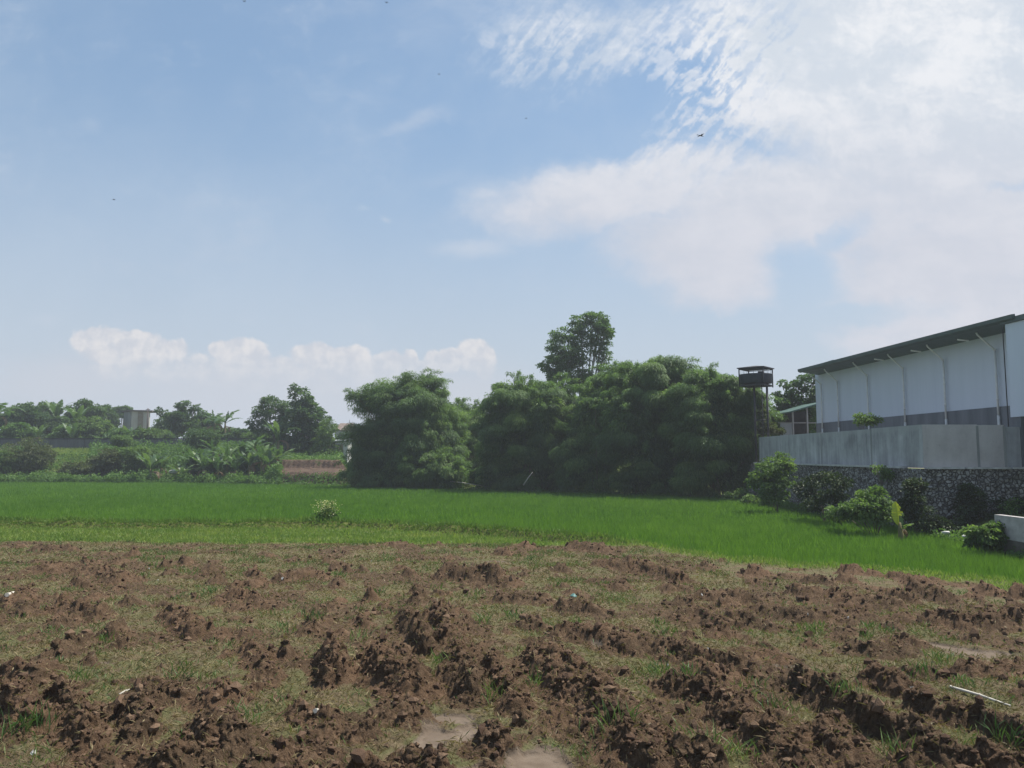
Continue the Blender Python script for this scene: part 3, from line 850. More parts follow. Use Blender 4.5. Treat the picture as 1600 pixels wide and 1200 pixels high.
def build_walls():
    cap_z, low_z = 4.40, 2.66
    # concrete wall: long run going away + short return to the right
    m, g, p = new_mat('stained_concrete')
    oc = obj_coord(g)
    st = g.noise(g.mapping(oc, sca=(1, 1, 0.12)), 2.2, 7, 0.7)
    bl = g.noise(oc, 0.7, 6, 0.65)
    c = g.ramp(g.m('ADD', g.m('MULTIPLY', st, 0.55), g.m('MULTIPLY', bl, 0.45)),
               [(0.36, (0.20, 0.20, 0.21)), (0.46, (0.31, 0.31, 0.32)), (0.56, (0.42, 0.42, 0.43)), (0.66, (0.54, 0.54, 0.55))])
    hz_ = g.sep(oc)[2]
    top = g.ss(g.m('ADD', hz_, g.m('MULTIPLY', g.m('SUBTRACT', bl, .5), .5)), 4.02, 4.22)
    c = g.mix(g.m('MULTIPLY', top, 0.55), c, (0.36, 0.36, 0.36))
    fine = g.noise(oc, 9, 6, 0.7)
    c = g.mix(g.ss(fine, 0.5, 0.8, 0, 0.35), c, (0.2, 0.2, 0.2))
    set_p(g, p, c, 0.9, 0.2, None, bump(g, g.noise(oc, 14, 5), 0.35, 0.03))
    m2, g, p = new_mat('warm_concrete')
    oc = obj_coord(g)
    st = g.noise(g.mapping(oc, sca=(1, 1, 0.2)), 1.4, 7, 0.65)
    bl = g.noise(oc, 0.9, 6, 0.6)
    c = g.ramp(g.m('ADD', g.m('MULTIPLY', st, 0.5), g.m('MULTIPLY', bl, 0.5)),
               [(0.33, (0.36, 0.32, 0.315)), (0.5, (0.48, 0.44, 0.43)), (0.68, (0.58, 0.54, 0.52))])
    c = g.mix(g.ss(g.noise(oc, 8, 6, .7), 0.52, 0.8, 0, 0.4), c, (0.18, 0.16, 0.155))
    set_p(g, p, c, 0.9, 0.2, None, bump(g, g.noise(oc, 14, 5), 0.35, 0.03))
    root = empty('concrete_wall', (WALL_X, WALL_D, low_z),
                 'long grey stained concrete wall standing on top of the stone retaining wall', 'wall')
    pil = rough_mat('concrete_post', (0.20, 0.20, 0.20), (0.32, 0.32, 0.31), 3, streak=True)
    ds = [31.0, 35.6, 41.6, 52.6]
    for i in range(len(ds) - 1):
        a, b = ds[i], ds[i + 1]
        xa, xb = wall_x(a), wall_x(b)
        dz = 0.025 * (i % 2)
        MB().loft([[(xa, a + .01, low_z), (xa, a + .01, cap_z - dz), (xa + .15, a + .01, cap_z - dz), (xa + .15, a + .01, low_z)],
                   [(xb, b - .01, low_z), (xb, b - .01, cap_z - dz), (xb + .15, b - .01, cap_z - dz), (xb + .15, b - .01, low_z)]], True, True) \
            .build('wall_panel', m, root)
        MB().box((xb - .012, b - .06, low_z), (xb + .16, b + .06, cap_z - .03)).build('post', pil, root)
    xs = [WALL_X + .002, 18.72, 19.80, 23.4, 27.0]
    for i in range(len(xs) - 1):
        y0 = WALL_D + (0.0 if i < 2 else 0.10)
        MB().box((xs[i] + .012, y0, low_z), (xs[i + 1], y0 + .15, cap_z - (.0 if i < 2 else .05) - .02 * i)).build('wall_panel', m2 if i < 2 else m, root)
        MB().box((xs[i + 1] - .05, y0 - .012, low_z), (xs[i + 1] + .05, y0 + .17, cap_z - .06)).build('post', pil, root)
    # stone retaining wall, battered, with pale mortar ledge
    ms, g, p = new_mat('river_stone')
    oc = obj_coord(g)
    wv = g.vm('ADD', oc, g.vm('SCALE', g.vm('SUBTRACT', g.noise(oc, 3, 3, kind='Color'), (.5, .5, .5)), scale=.22))
    cell = g.voro(wv, 6.4, 'F1', 1.0, 'Color'); edge = g.voro(wv, 6.4, 'DISTANCE_TO_EDGE', 1.0)
    cr, cg_, cb = g.sep(cell)
    sc_ = g.ramp(cr, [(0.1, (0.19, 0.18, 0.165)), (0.5, (0.27, 0.258, 0.238)), (0.9, (0.36, 0.345, 0.32))])
    c = g.mix(g.ss(edge, 0.02, 0.16), (0.075, 0.072, 0.066), sc_)
    c = g.mix(g.ss(g.noise(oc, 0.8, 6, 0.65), 0.54, 0.72, 0, 0.7), c, (0.075, 0.075, 0.05))
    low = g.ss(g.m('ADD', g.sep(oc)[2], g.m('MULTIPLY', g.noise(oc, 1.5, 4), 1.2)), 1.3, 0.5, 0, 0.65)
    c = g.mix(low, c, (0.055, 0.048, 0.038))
    c = g.mix(g.ss(g.noise(oc, 16, 5, .7), .45, .7, 0, .5), c, (0.13, 0.125, 0.115))
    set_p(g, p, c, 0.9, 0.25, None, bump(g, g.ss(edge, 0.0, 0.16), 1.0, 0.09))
    sroot = empty('stone_retaining_wall', (WALL_X - .3, WALL_D - .3, 0),
                  'grey river stone retaining wall overgrown with dark creepers below the concrete wall', 'wall')
    def stone_face(p0, p1, out, name='stone_face'):
        rg = np.random.default_rng(int(p0[1] * 10))
        n = max(8, int(np.hypot(p1[0] - p0[0], p1[1] - p0[1]) * 6)); nz = 26
        T, Zt = np.meshgrid(np.linspace(0, 1, n), np.linspace(0, 1, nz), indexing='ij')
        Zz = -0.4 + Zt * (low_z - .03 + .4)
        X = p0[0] + (p1[0] - p0[0]) * T; Y = p0[1] + (p1[1] - p0[1]) * T
        off = 0.42 * (1 - Zt) + 0.05 * pnoise(T * n / 1.6, Zz * 4, 3) + .03 * rg.normal(size=T.shape)
        X = X + out[0] * off; Y = Y + out[1] * off
        k = 1 - T * n / 3.0; k = np.clip(k, 0, 1)            # both faces lean out at the shared corner
        X = X - (0.42 * (1 - Zt)) * k * (1 + out[0]); Y = Y - (0.42 * (1 - Zt)) * k * (1 + out[1])
        idx = np.arange(n * nz).reshape(n, nz)
        f = np.stack([idx[:-1, :-1], idx[1:, :-1], idx[1:, 1:], idx[:-1, 1:]], -1).reshape(-1, 4)
        me = np_mesh(name, np.stack([X, Y, Zz], -1).reshape(-1, 3), f, None, False)
        o = link(name, me, ms, sroot)
        return o
    stone_face((WALL_X - .22, WALL_D - .22), (wall_x(54) - .22, 54), (-1, 0))
    stone_face((WALL_X - .22, WALL_D - .22), (30, WALL_D - .22), (0, -1))
    mo = rough_mat('mortar_ledge', (0.36, 0.35, 0.33), (0.55, 0.54, 0.52), 4, bmp=.5)
    rg = np.random.default_rng(8)
    y = WALL_D + 1.3
    while y < 52:
        l = rg.uniform(1.6, 3.4)
        MB().box((wall_x(y) - .30, y, low_z - .04), (wall_x(y) - .002, y + l - .12, low_z + .035 + rg.uniform(0, .02))).build('mortar_ledge', mo, sroot)
        y += l
    x = WALL_X + .02
    while x < 29:
        l = rg.uniform(1.0, 1.9)
        MB().box((x, WALL_D - .30, low_z - .04), (x + l - .1, WALL_D - .002, low_z + .03 + rg.uniform(0, .02))).build('mortar_ledge', mo, sroot)
        x += l
    # the raised yard behind
    my = rough_mat('yard_ground', (0.16, 0.14, 0.12), (0.26, 0.24, 0.21), 1.0)
    MB().loft([[(WALL_X + .1, WALL_D + .05, low_z - .02), (wall_x(70), 70, low_z - .02)], [(70, WALL_D + .05, low_z - .02), (70, 70, low_z - .02)]], False) \
        .build('yard', my)['kind'] = 'structure'
    # low wall bottom right
    ml = rough_mat('rough_render', (0.30, 0.28, 0.27), (0.46, 0.43, 0.42), 5, bmp=0.8, bscale=18)
    md = rough_mat('dark_base', (0.07, 0.062, 0.055), (0.14, 0.125, 0.11), 3, bmp=0.6)  # darker colour for the lower part of the low wall
    lr = empty('low_wall', (15.05, 24.2, 0), 'low pale grey rendered wall at the right edge of the rice field', 'wall')
    MB().loft([[(15.0, 24.2, .62), (15.0, 24.2, 1.33), (15.22, 24.2, 1.33), (15.22, 24.2, .62)],
               [(14.9, 9, .62), (14.9, 9, 1.36), (15.12, 9, 1.36), (15.12, 9, .62)]], True, True).build('render_face', ml, lr)
    MB().loft([[(14.985, 24.16, -.4), (14.985, 24.16, .618), (15.2, 24.16, .618), (15.2, 24.16, -.4)],
               [(14.885, 9, -.4), (14.885, 9, .618), (15.1, 9, .618), (15.1, 9, -.4)]], True, True).build('dark_base', md, lr)


def build_warehouse():
    X0 = lambda d: 21.6 - 0.063 * (d - 33.8)
    D0, D1 = 31.6, 51.7
    soff = EYE + 5.22
    mc, g, p = new_mat('white_cladding')
    oc = obj_coord(g)
    c = g.ramp(g.noise(g.mapping(oc, sca=(1, 1, .1)), 0.8, 5, .6), [(0.3, (0.54, 0.58, 0.66)), (0.7, (0.61, 0.65, 0.73))])
    seam = g.m('FRACT', g.m('MULTIPLY', g.sep(oc)[1], 4.0))
    set_p(g, p, c, 0.5, 0.4, None, bump(g, g.m('SMOOTH_MIN', g.ss(seam, 0, .15), g.ss(seam, 1, .85), .1), 0.2, 0.02))
    mb_ = rough_mat('dark_plinth', (0.115, 0.125, 0.14), (0.20, 0.21, 0.225), 1.2, streak=True)
    mg = rough_mat('green_metal', (0.055, 0.082, 0.076), (0.085, 0.12, 0.11), 2, rough=.5, spec=.4)
    mpv = rough_mat('white_pipe', (0.62, 0.62, 0.60), (0.76, 0.76, 0.74), 5, rough=.5, bmp=.05)
    mgl = rough_mat('lamp_white', (0.75, 0.75, 0.73), (0.82, 0.82, 0.8), 4)
    mdk = rough_mat('dark_recess', (0.03, 0.032, 0.035), (0.05, 0.052, 0.055), 2)
    root = empty('warehouse', (X0(40), 40, 2.64), 'long white clad warehouse with dark grey plinth and green overhanging roof', 'warehouse')
    band = EYE + 2.16
    def wallq(d0, d1, z0, z1, off, th, name, mat):
        a, b = X0(d0) + off, X0(d1) + off
        return MB().loft([[(a, d0, z0), (a, d0, z1), (a + th, d0, z1), (a + th, d0, z0)],
                          [(b, d1, z0), (b, d1, z1), (b + th, d1, z1), (b + th, d1, z0)]], True, True).build(name, mat, root)
    wallq(D0, D1, band, soff + .25, 0.0, .2, 'wall', mc)
    wallq(D0, D1, 2.64, band - .002, -.05, .3, 'plinth', mb_)
    # end wall facing away and back
    MB().box((X0(D1) + .2, D1 - .2, 2.64), (X0(D1) + 16, D1, soff - 1.2)).build('end_wall', mc, root)
    # roof: mono-pitch, rising outward over the eave
    def roof_slab(d0, d1, xo, zo, xi, zi, th):
        r = []
        for d in (d0, d1):
            b = X0(d)
            r.append([(b + xo, d, zo), (b + xo, d, zo + th), (b + xi, d, zi + th), (b + xi, d, zi)])
        return r
    D1r = 51.2
    MB().loft(roof_slab(D0 - .6, D1r, -1.32, soff + .36, 16, soff - 2.4, .10), True, True).build('roof', mg, root)
    # gutter along the eave
    fas = []
    for d in (D0 - .75, D1r - .3):
        b = X0(d) - 1.34
        fas.append([(b, d, soff + .26), (b - .16, d, soff + .34), (b - .18, d, soff + .50), (b - .02, d, soff + .52)])
    MB().loft(fas, True, True).build('gutter', mg, root)
    # downpipes with a slanting elbow up to the gutter
    for d in (50.6, 48.4, 44.8, 41.1, 37.6, 33.9):
        b = X0(d) - .14
        pz = soff - .52
        pp = MB().tube([(b - .78, d, soff + .24), (b - .72, d, soff + .12), (b - .08, d, pz + .06), (b, d, pz - .05)], .042, 8)
        pp.tube([(b, d, pz - .05), (b, d, 4.9)], .048, 8).tube([(b, d, 4.92), (b, d, 2.66)], .06, 8)
        q = pp.build('downpipe', mpv, root)
        for z in (pz - .06, 6.6, 5.6):
            MB().tube([(b, d, z), (b, d, z + .09)], .064, 8).build('pipe_collar', mpv, q)
    for d in (38.9, 35.2, 42.4):
        b = X0(d)
        MB().tube([(b - .95, d, soff + .12), (b - .55, d - .25, soff + .02)], .04, 6).build('eave_lamp', mgl, root)
    # small sheet standing up on the roof edge
    MB().box((X0(47) - 1.2, 46.6, soff + .56), (X0(47) - .3, 48.6, soff + .60)).build('roof_sheet', mg, root)
    # near block standing forward
    f = X0(31.7) - 1.28
    MB().loft([[(f, 31.55, 4.72), (f, 31.55, soff + .20), (f + 6, 31.55, soff + .20), (f + 6, 31.55, 4.72)],
               [(f + .4, 22.5, 4.72), (f + .4, 22.5, soff + .20), (f + 6, 22.5, soff + .20), (f + 6, 22.5, 4.72)]], True, True).build('front_block', mc, root)
    MB().loft([[(f - .10, 31.75, soff + .22), (f - .10, 31.75, soff + .42), (f + 6.1, 31.75, soff + .42), (f + 6.1, 31.75, soff + .22)],
               [(f + .30, 22.4, soff + .22), (f + .30, 22.4, soff + .42), (f + 6.1, 22.4, soff + .42), (f + 6.1, 22.4, soff + .22)]], True, True).build('block_roof', mg, root)
    MB().box((f + .55, 22.6, 2.64), (f + 5.8, 31.4, 4.715)).build('block_base', mb_, root)
    MB().box((f + .05, 31.0, 2.64), (f + 1.2, 31.5, EYE + 2.05)).build('corner_pier', mb_, root)
    MB().tube([(f - .06, 31.62, 2.66), (f - .06, 31.62, soff + .1)], .02, 6).build('cable_conduit', mdk, root)


def build_water_tower():
    base = np.array(at(1184, 690, 53)); base[2] = 2.64
    x, y = base[0], base[1]
    root = empty('water_tower', base, 'rusty dark water tower with round tank under a thin flat canopy', 'water tower')
    mt = rough_mat('dark_steel', (0.03, 0.033, 0.04), (0.065, 0.06, 0.062), 5, rough=.7)
    mk = rough_mat('tank_blue', (0.028, 0.038, 0.058), (0.06, 0.072, 0.095), 2, rough=.6, spec=.3, streak=True)
    k = 53 / FPX
    zt = lambda py: float(at(1184, py, 53)[2])
    A = [math.radians(a) for a in (6, 96, 186, 276)]
    P = lambda a, r: (x + r * math.cos(a), y + r * math.sin(a))
    zb, z0, z1, zr = zt(604), zt(602), zt(585.5), zt(576.5)
    Q = [(x + .30 + sx * .40 + sy * .125, y + sy * .38 - sx * .12) for sx, sy in ((-1, -1), (1, -1), (1, 1), (-1, 1))]
    for q in Q: MB().tube([(q[0], q[1], 2.62), (q[0], q[1], zb)], .075, 6).build('leg', mt, root)
    for i in range(4):
        a, b = Q[i], Q[(i + 1) % 4]
        for z in (3.6, 5.6): MB().tube([(*a, z), (*b, z)], .022, 5).build('brace', mt, root)
    MB().loft([[(*P(a, 1.22), zb) for a in A], [(*P(a, 1.22), zb + .12) for a in A]], True, True).build('platform', mt, root)
    n = 24; rings = []
    for r, z in ((.5, zb + .125), (.98, zb + .20), (1.08, z0 + .12), (1.10, z1 - .03), (1.13, z1), (1.08, z1 + .02), (.2, z1 + .05)):
        rings.append([(x + r * math.cos(2 * math.pi * i / n), y + r * math.sin(2 * math.pi * i / n), z) for i in range(n)])
    tk = MB().loft(rings, True, True, True).build('tank', mk, root)
    MB().tube([(x + .3, y - .2, z1 + .1), (x + .3, y - .2, z1 + .2)], .22, 12).build('tank_lid', mk, tk)
    for a in A:
        q = P(a, 1.2); MB().tube([(q[0], q[1], zb - .05), (q[0], q[1], zr)], .045, 6).build('post', mt, root)
    for i in range(4):
        a, b = P(A[i], 1.2), P(A[(i + 1) % 4], 1.2)
        MB().tube([(*a, zr - .05), (*b, zr - .05)], .025, 5).build('rail', mt, root)
        for t in np.linspace(.2, .8, 4):
            px_, py_ = a[0] + (b[0] - a[0]) * t, a[1] + (b[1] - a[1]) * t
            MB().tube([(px_, py_, z1 - .1), (px_, py_, zr - .1)], .009, 4).build('railing_bar', mt, root)
    MB().loft([[(*P(a, 1.36), zr) for a in A], [(*P(a, 1.36), zr + .06) for a in A], [(*P(a, .1), zr + .22) for a in A]], True, True).build('canopy', mt, root)
    MB().tube([(x + .1, y - .9, 2.64), (x + .1, y - .9, zb)], .03, 6).build('supply_pipe', mt, root)


def build_shed():
    d = 56.0
    P = lambda px, py, dd=d: at(px, py, dd)
    a = P(1222, 647); b = P(1281, 630)
    root = empty('open_shed', (a[0], d, 2.64), 'open shed with sloping green sheet roof beside the warehouse end', 'shed')
    mg = rough_mat('shed_roof', (0.045, 0.09, 0.075), (0.08, 0.14, 0.115), 3, .5, .4)
    mp = rough_mat('shed_post', (0.22, 0.22, 0.21), (0.34, 0.33, 0.32), 3)
    mw = rough_mat('shed_panel', (0.26, 0.29, 0.32), (0.38, 0.41, 0.44), 2, streak=True)
    mk = rough_mat('shed_shade', (0.02, 0.02, 0.022), (0.045, 0.04, 0.04), 2)
    z0, z1 = a[2], b[2]
    MB().loft([[(a[0], d - 1.5, z0), (a[0], d - 1.5, z0 + .10), (b[0], d - 1.5, z1 + .10), (b[0], d - 1.5, z1)],
               [(a[0], d + 4, z0), (a[0], d + 4, z0 + .10), (b[0], d + 4, z1 + .10), (b[0], d + 4, z1)]], True, True).build('roof', mg, root)
    for px in (1230, 1252, 1270):
        q = P(px, 660)
        t = (q[0] - a[0]) / (b[0] - a[0])
        MB().box((q[0] - .05, d - 1.2, 2.64), (q[0] + .05, d - 1.1, z0 + (z1 - z0) * t)).build('post', mp, root)
    MB().box((P(1224, 690)[0], d + .5, 2.64), (P(1242, 690)[0], d + .56, P(0, 661)[2])).build('side_panel', mw, root)
    MB().box((P(1243, 690)[0], d + 2, 2.64), (P(1281, 690)[0], d + 2.1, z1 - .5)).build('shade_panel', mk, root)  # near-black sheet, its colour stands for the shade inside the shed
    MB().box((P(1212, 690)[0], d - .62, P(0, 662)[2]), (P(1277, 690)[0], d - .56, P(0, 660.5)[2])).build('cross_rail', mp, root)
    q = P(1246, 668, 54.6)
    dr = MB(); n = 20; rr = []
    for r, z in ((.40, 2.66), (.42, 3.0), (.45, 3.03), (.42, 3.06), (.42, 3.5), (.45, 3.53), (.42, 3.56), (.40, 4.05), (.43, 4.08), (.38, 4.10)):
        rr.append([(q[0] + r * 1.2 * math.cos(2 * math.pi * i / n), 54.6 + r * 1.2 * math.sin(2 * math.pi * i / n), z) for i in range(n)])
    dr.loft(rr, True, True, True)
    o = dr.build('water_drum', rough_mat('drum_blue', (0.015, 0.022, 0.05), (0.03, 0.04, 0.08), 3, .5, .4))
    tag(o, 'dark blue water drum standing in the open shed', 'drum')


build_walls()
build_warehouse()
build_water_tower()
build_shed()

# ------------------------------------------------------------------ bamboo
def bamboo(base, blobs, n, label, seed, culms=26, group='bamboo clumps along the rice field', sub_r=1.0, L=0.26, W=0.056, dens=5.0):
    rg = np.random.default_rng(seed)
    base = np.array(base, float)
    root = empty('bamboo_clump', base, label, 'bamboo', group)
    mb = MB()
    for i in range(culms):
        b = blobs[rg.integers(len(blobs))]
        top = np.array(b[:3]) + unit(rg, 1)[0] * np.array(b[3:6]) * rg.uniform(.5, .95)
        s0 = base + np.append(rg.normal(0, .8, 2), -.1)
        m1 = s0 + (top - s0) * .45; m1[2] += 0.16 * np.linalg.norm(top - s0)
        m2 = s0 + (top - s0) * .8; m2[2] += 0.10 * np.linalg.norm(top - s0)
        mb.tube([s0, m1, m2, top], [.05, .042, .025, .008], 5)
    mb.build('culms', M['culm'], root)
    n = int(n * dens)
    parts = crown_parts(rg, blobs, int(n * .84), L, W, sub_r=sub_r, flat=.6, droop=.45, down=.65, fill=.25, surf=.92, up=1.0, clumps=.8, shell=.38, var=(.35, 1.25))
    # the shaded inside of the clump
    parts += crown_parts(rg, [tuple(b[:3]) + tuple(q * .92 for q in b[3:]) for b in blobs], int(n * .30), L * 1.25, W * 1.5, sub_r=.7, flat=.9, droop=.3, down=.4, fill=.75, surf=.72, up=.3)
    # arching feathery tips that break the outline
    B = np.array(blobs); pts = []
    for i in range(int(20 + n / 1500)):
        b = B[rg.integers(len(B))]
        long_ = i % 6 == 0
        d = unit(rg, 1)[0]; d[2] = abs(d[2]) * .8 + (.6 if long_ else .1); d /= np.linalg.norm(d)
        p = b[:3] + d * b[3:6] * .82
        ln = (rg.uniform(1.1, 2.4) if long_ else rg.uniform(.6, 1.5)) * min(1.0, b[3:6].max() / 1.6); bend = unit(rg, 1)[0] * (1, 1, 0) * .45
        for t in np.linspace(0, 1, 14 if long_ else 9):
            c = p + d * ln * t + bend * ln * t * t; c[2] -= .5 * ln * t ** 2.2
            pts.append((c, d + bend * t, .13 * (1.15 - .65 * t)))
    C = np.array([q[0] for q in pts]); Dv = np.array([q[1] for q in pts]); J = np.array([q[2] for q in pts])
    k = 16
    P = np.repeat(C, k, 0) + rg.normal(0, 1, (len(C) * k, 3)) * np.repeat(J, k)[:, None]; Dk = np.repeat(Dv, k, 0)
    ax = Dk * .7 + rg.normal(0, .6, P.shape); ax[:, 2] -= .5
    nr = rg.normal(0, .6, P.shape); nr[:, 2] += 1
    v, f = leaf_quads(P, ax, nr, L * rg.uniform(.6, 1.2, len(P)), W * .9, droop=.3)
    parts.append((v, f, rep4(rg.random(len(P))), rep4(np.clip(rg.normal(.6, .2, len(P)), 0, 1))))
    leaf_object('foliage', parts, M['bamboo'], root)
    return root


def gp(px, d, sink=0.0):
    """ground point under a photo column at a distance"""
    x = (px - 800) / FPX * d * CP
    return np.array((x, d, zland(x, d) - sink))


def build_bamboo():
    B = lambda *a: pb(*a)
    D = 74
    bamboo(gp(640, D), [B(655, 640, 62, 50, D), B(600, 628, 42, 30, D, 2.2), B(570, 625, 26, 15, D, 1.2), B(684, 648, 33, 36, D + 1.5, 2.2), B(640, 690, 80, 55, D),
                        B(590, 690, 45, 55, D, 2.4), B(690, 700, 50, 50, D, 2.6), B(640, 735, 95, 28, D - .5, 2.4), B(650, 610, 45, 22, D, 2), B(560, 735, 25, 24, D, 1.6), B(600, 748, 60, 16, D - 1, 1.6), B(660, 668, 40, 60, D - 2.2, 1.6)],
           42000, 'leftmost feathery bamboo clump, widest crown leaning out to the left over the brown bank', 101)
    bamboo(gp(672, 70.5), [B(672, 728, 48, 30, 70.5, 1.7), B(690, 745, 40, 18, 70, 1.3)], 9000,
           'low rounded bamboo mound at the foot of the leftmost clump', 102, 8, sub_r=.6)
    D = 79
    bamboo(gp(735, D), [B(730, 690, 36, 40, D, 2), B(712, 655, 26, 28, D, 1.5), B(742, 660, 22, 26, D, 1.3), B(735, 735, 45, 30, D - 1, 1.8), B(748, 660, 10, 30, D + 2, .8)],
           10000, 'thin open bamboo clump in the gap between the two big clumps', 103, 10, sub_r=.6)
    D = 67
    bamboo(gp(825, D), [B(810, 630, 50, 38, D), B(786, 645, 26, 38, D, 1.6), B(865, 650, 52, 45, D), B(850, 625, 40, 30, D + 1), B(800, 690, 55, 55, D, 2.8), B(880, 690, 48, 50, D, 2.4), B(840, 735, 75, 32, D, 2.2),
                        B(775, 735, 30, 28, D, 1.5), B(845, 650, 40, 40, D - 2, 1.5)],
           38000, 'dark bamboo clump left of the middle with the tall tree rising behind its right shoulder', 104)
    D = 63.5
    bamboo(gp(925, D), [B(930, 640, 42, 46, D, 2.2), B(910, 700, 45, 55, D, 2.4), B(945, 690, 40, 45, D, 2), B(925, 745, 55, 24, D, 1.8), B(955, 610, 30, 30, D + 1.5, 1.6)],
           17000, 'narrow bamboo clump directly in front of the tall tree', 105, 14)
    D = 60
    bamboo(gp(1015, D), [B(1010, 610, 58, 42, D), B(1045, 592, 38, 30, D + 1, 2), B(985, 650, 50, 40, D - 1, 2), B(1040, 655, 60, 50, D, 2.6), B(1000, 700, 60, 50, D, 2.4), B(1060, 710, 45, 48, D, 2.2), B(1020, 750, 70, 22, D, 1.8),
                         B(985, 590, 32, 24, D + 1.5, 1.6)],
           40000, 'tallest and broadest bamboo clump, right of the tall tree', 106)
    D = 56
    bamboo(gp(1120, D), [B(1105, 620, 45, 34, D, 2.0), B(1140, 625, 42, 32, D, 2.0), B(1120, 660, 62, 46, D, 2.6), B(1155, 690, 38, 50, D, 2), B(1100, 700, 50, 48, D, 2.2), B(1130, 745, 62, 28, D, 1.8), B(1075, 640, 34, 36, D + 1, 1.7),
                         B(1168, 650, 26, 36, D + .5, 1.4), B(1100, 596, 26, 18, D + 1, 1.1)],
           36000, 'rightmost bamboo clump rising beside the water tower and the wall end', 107)


build_bamboo()


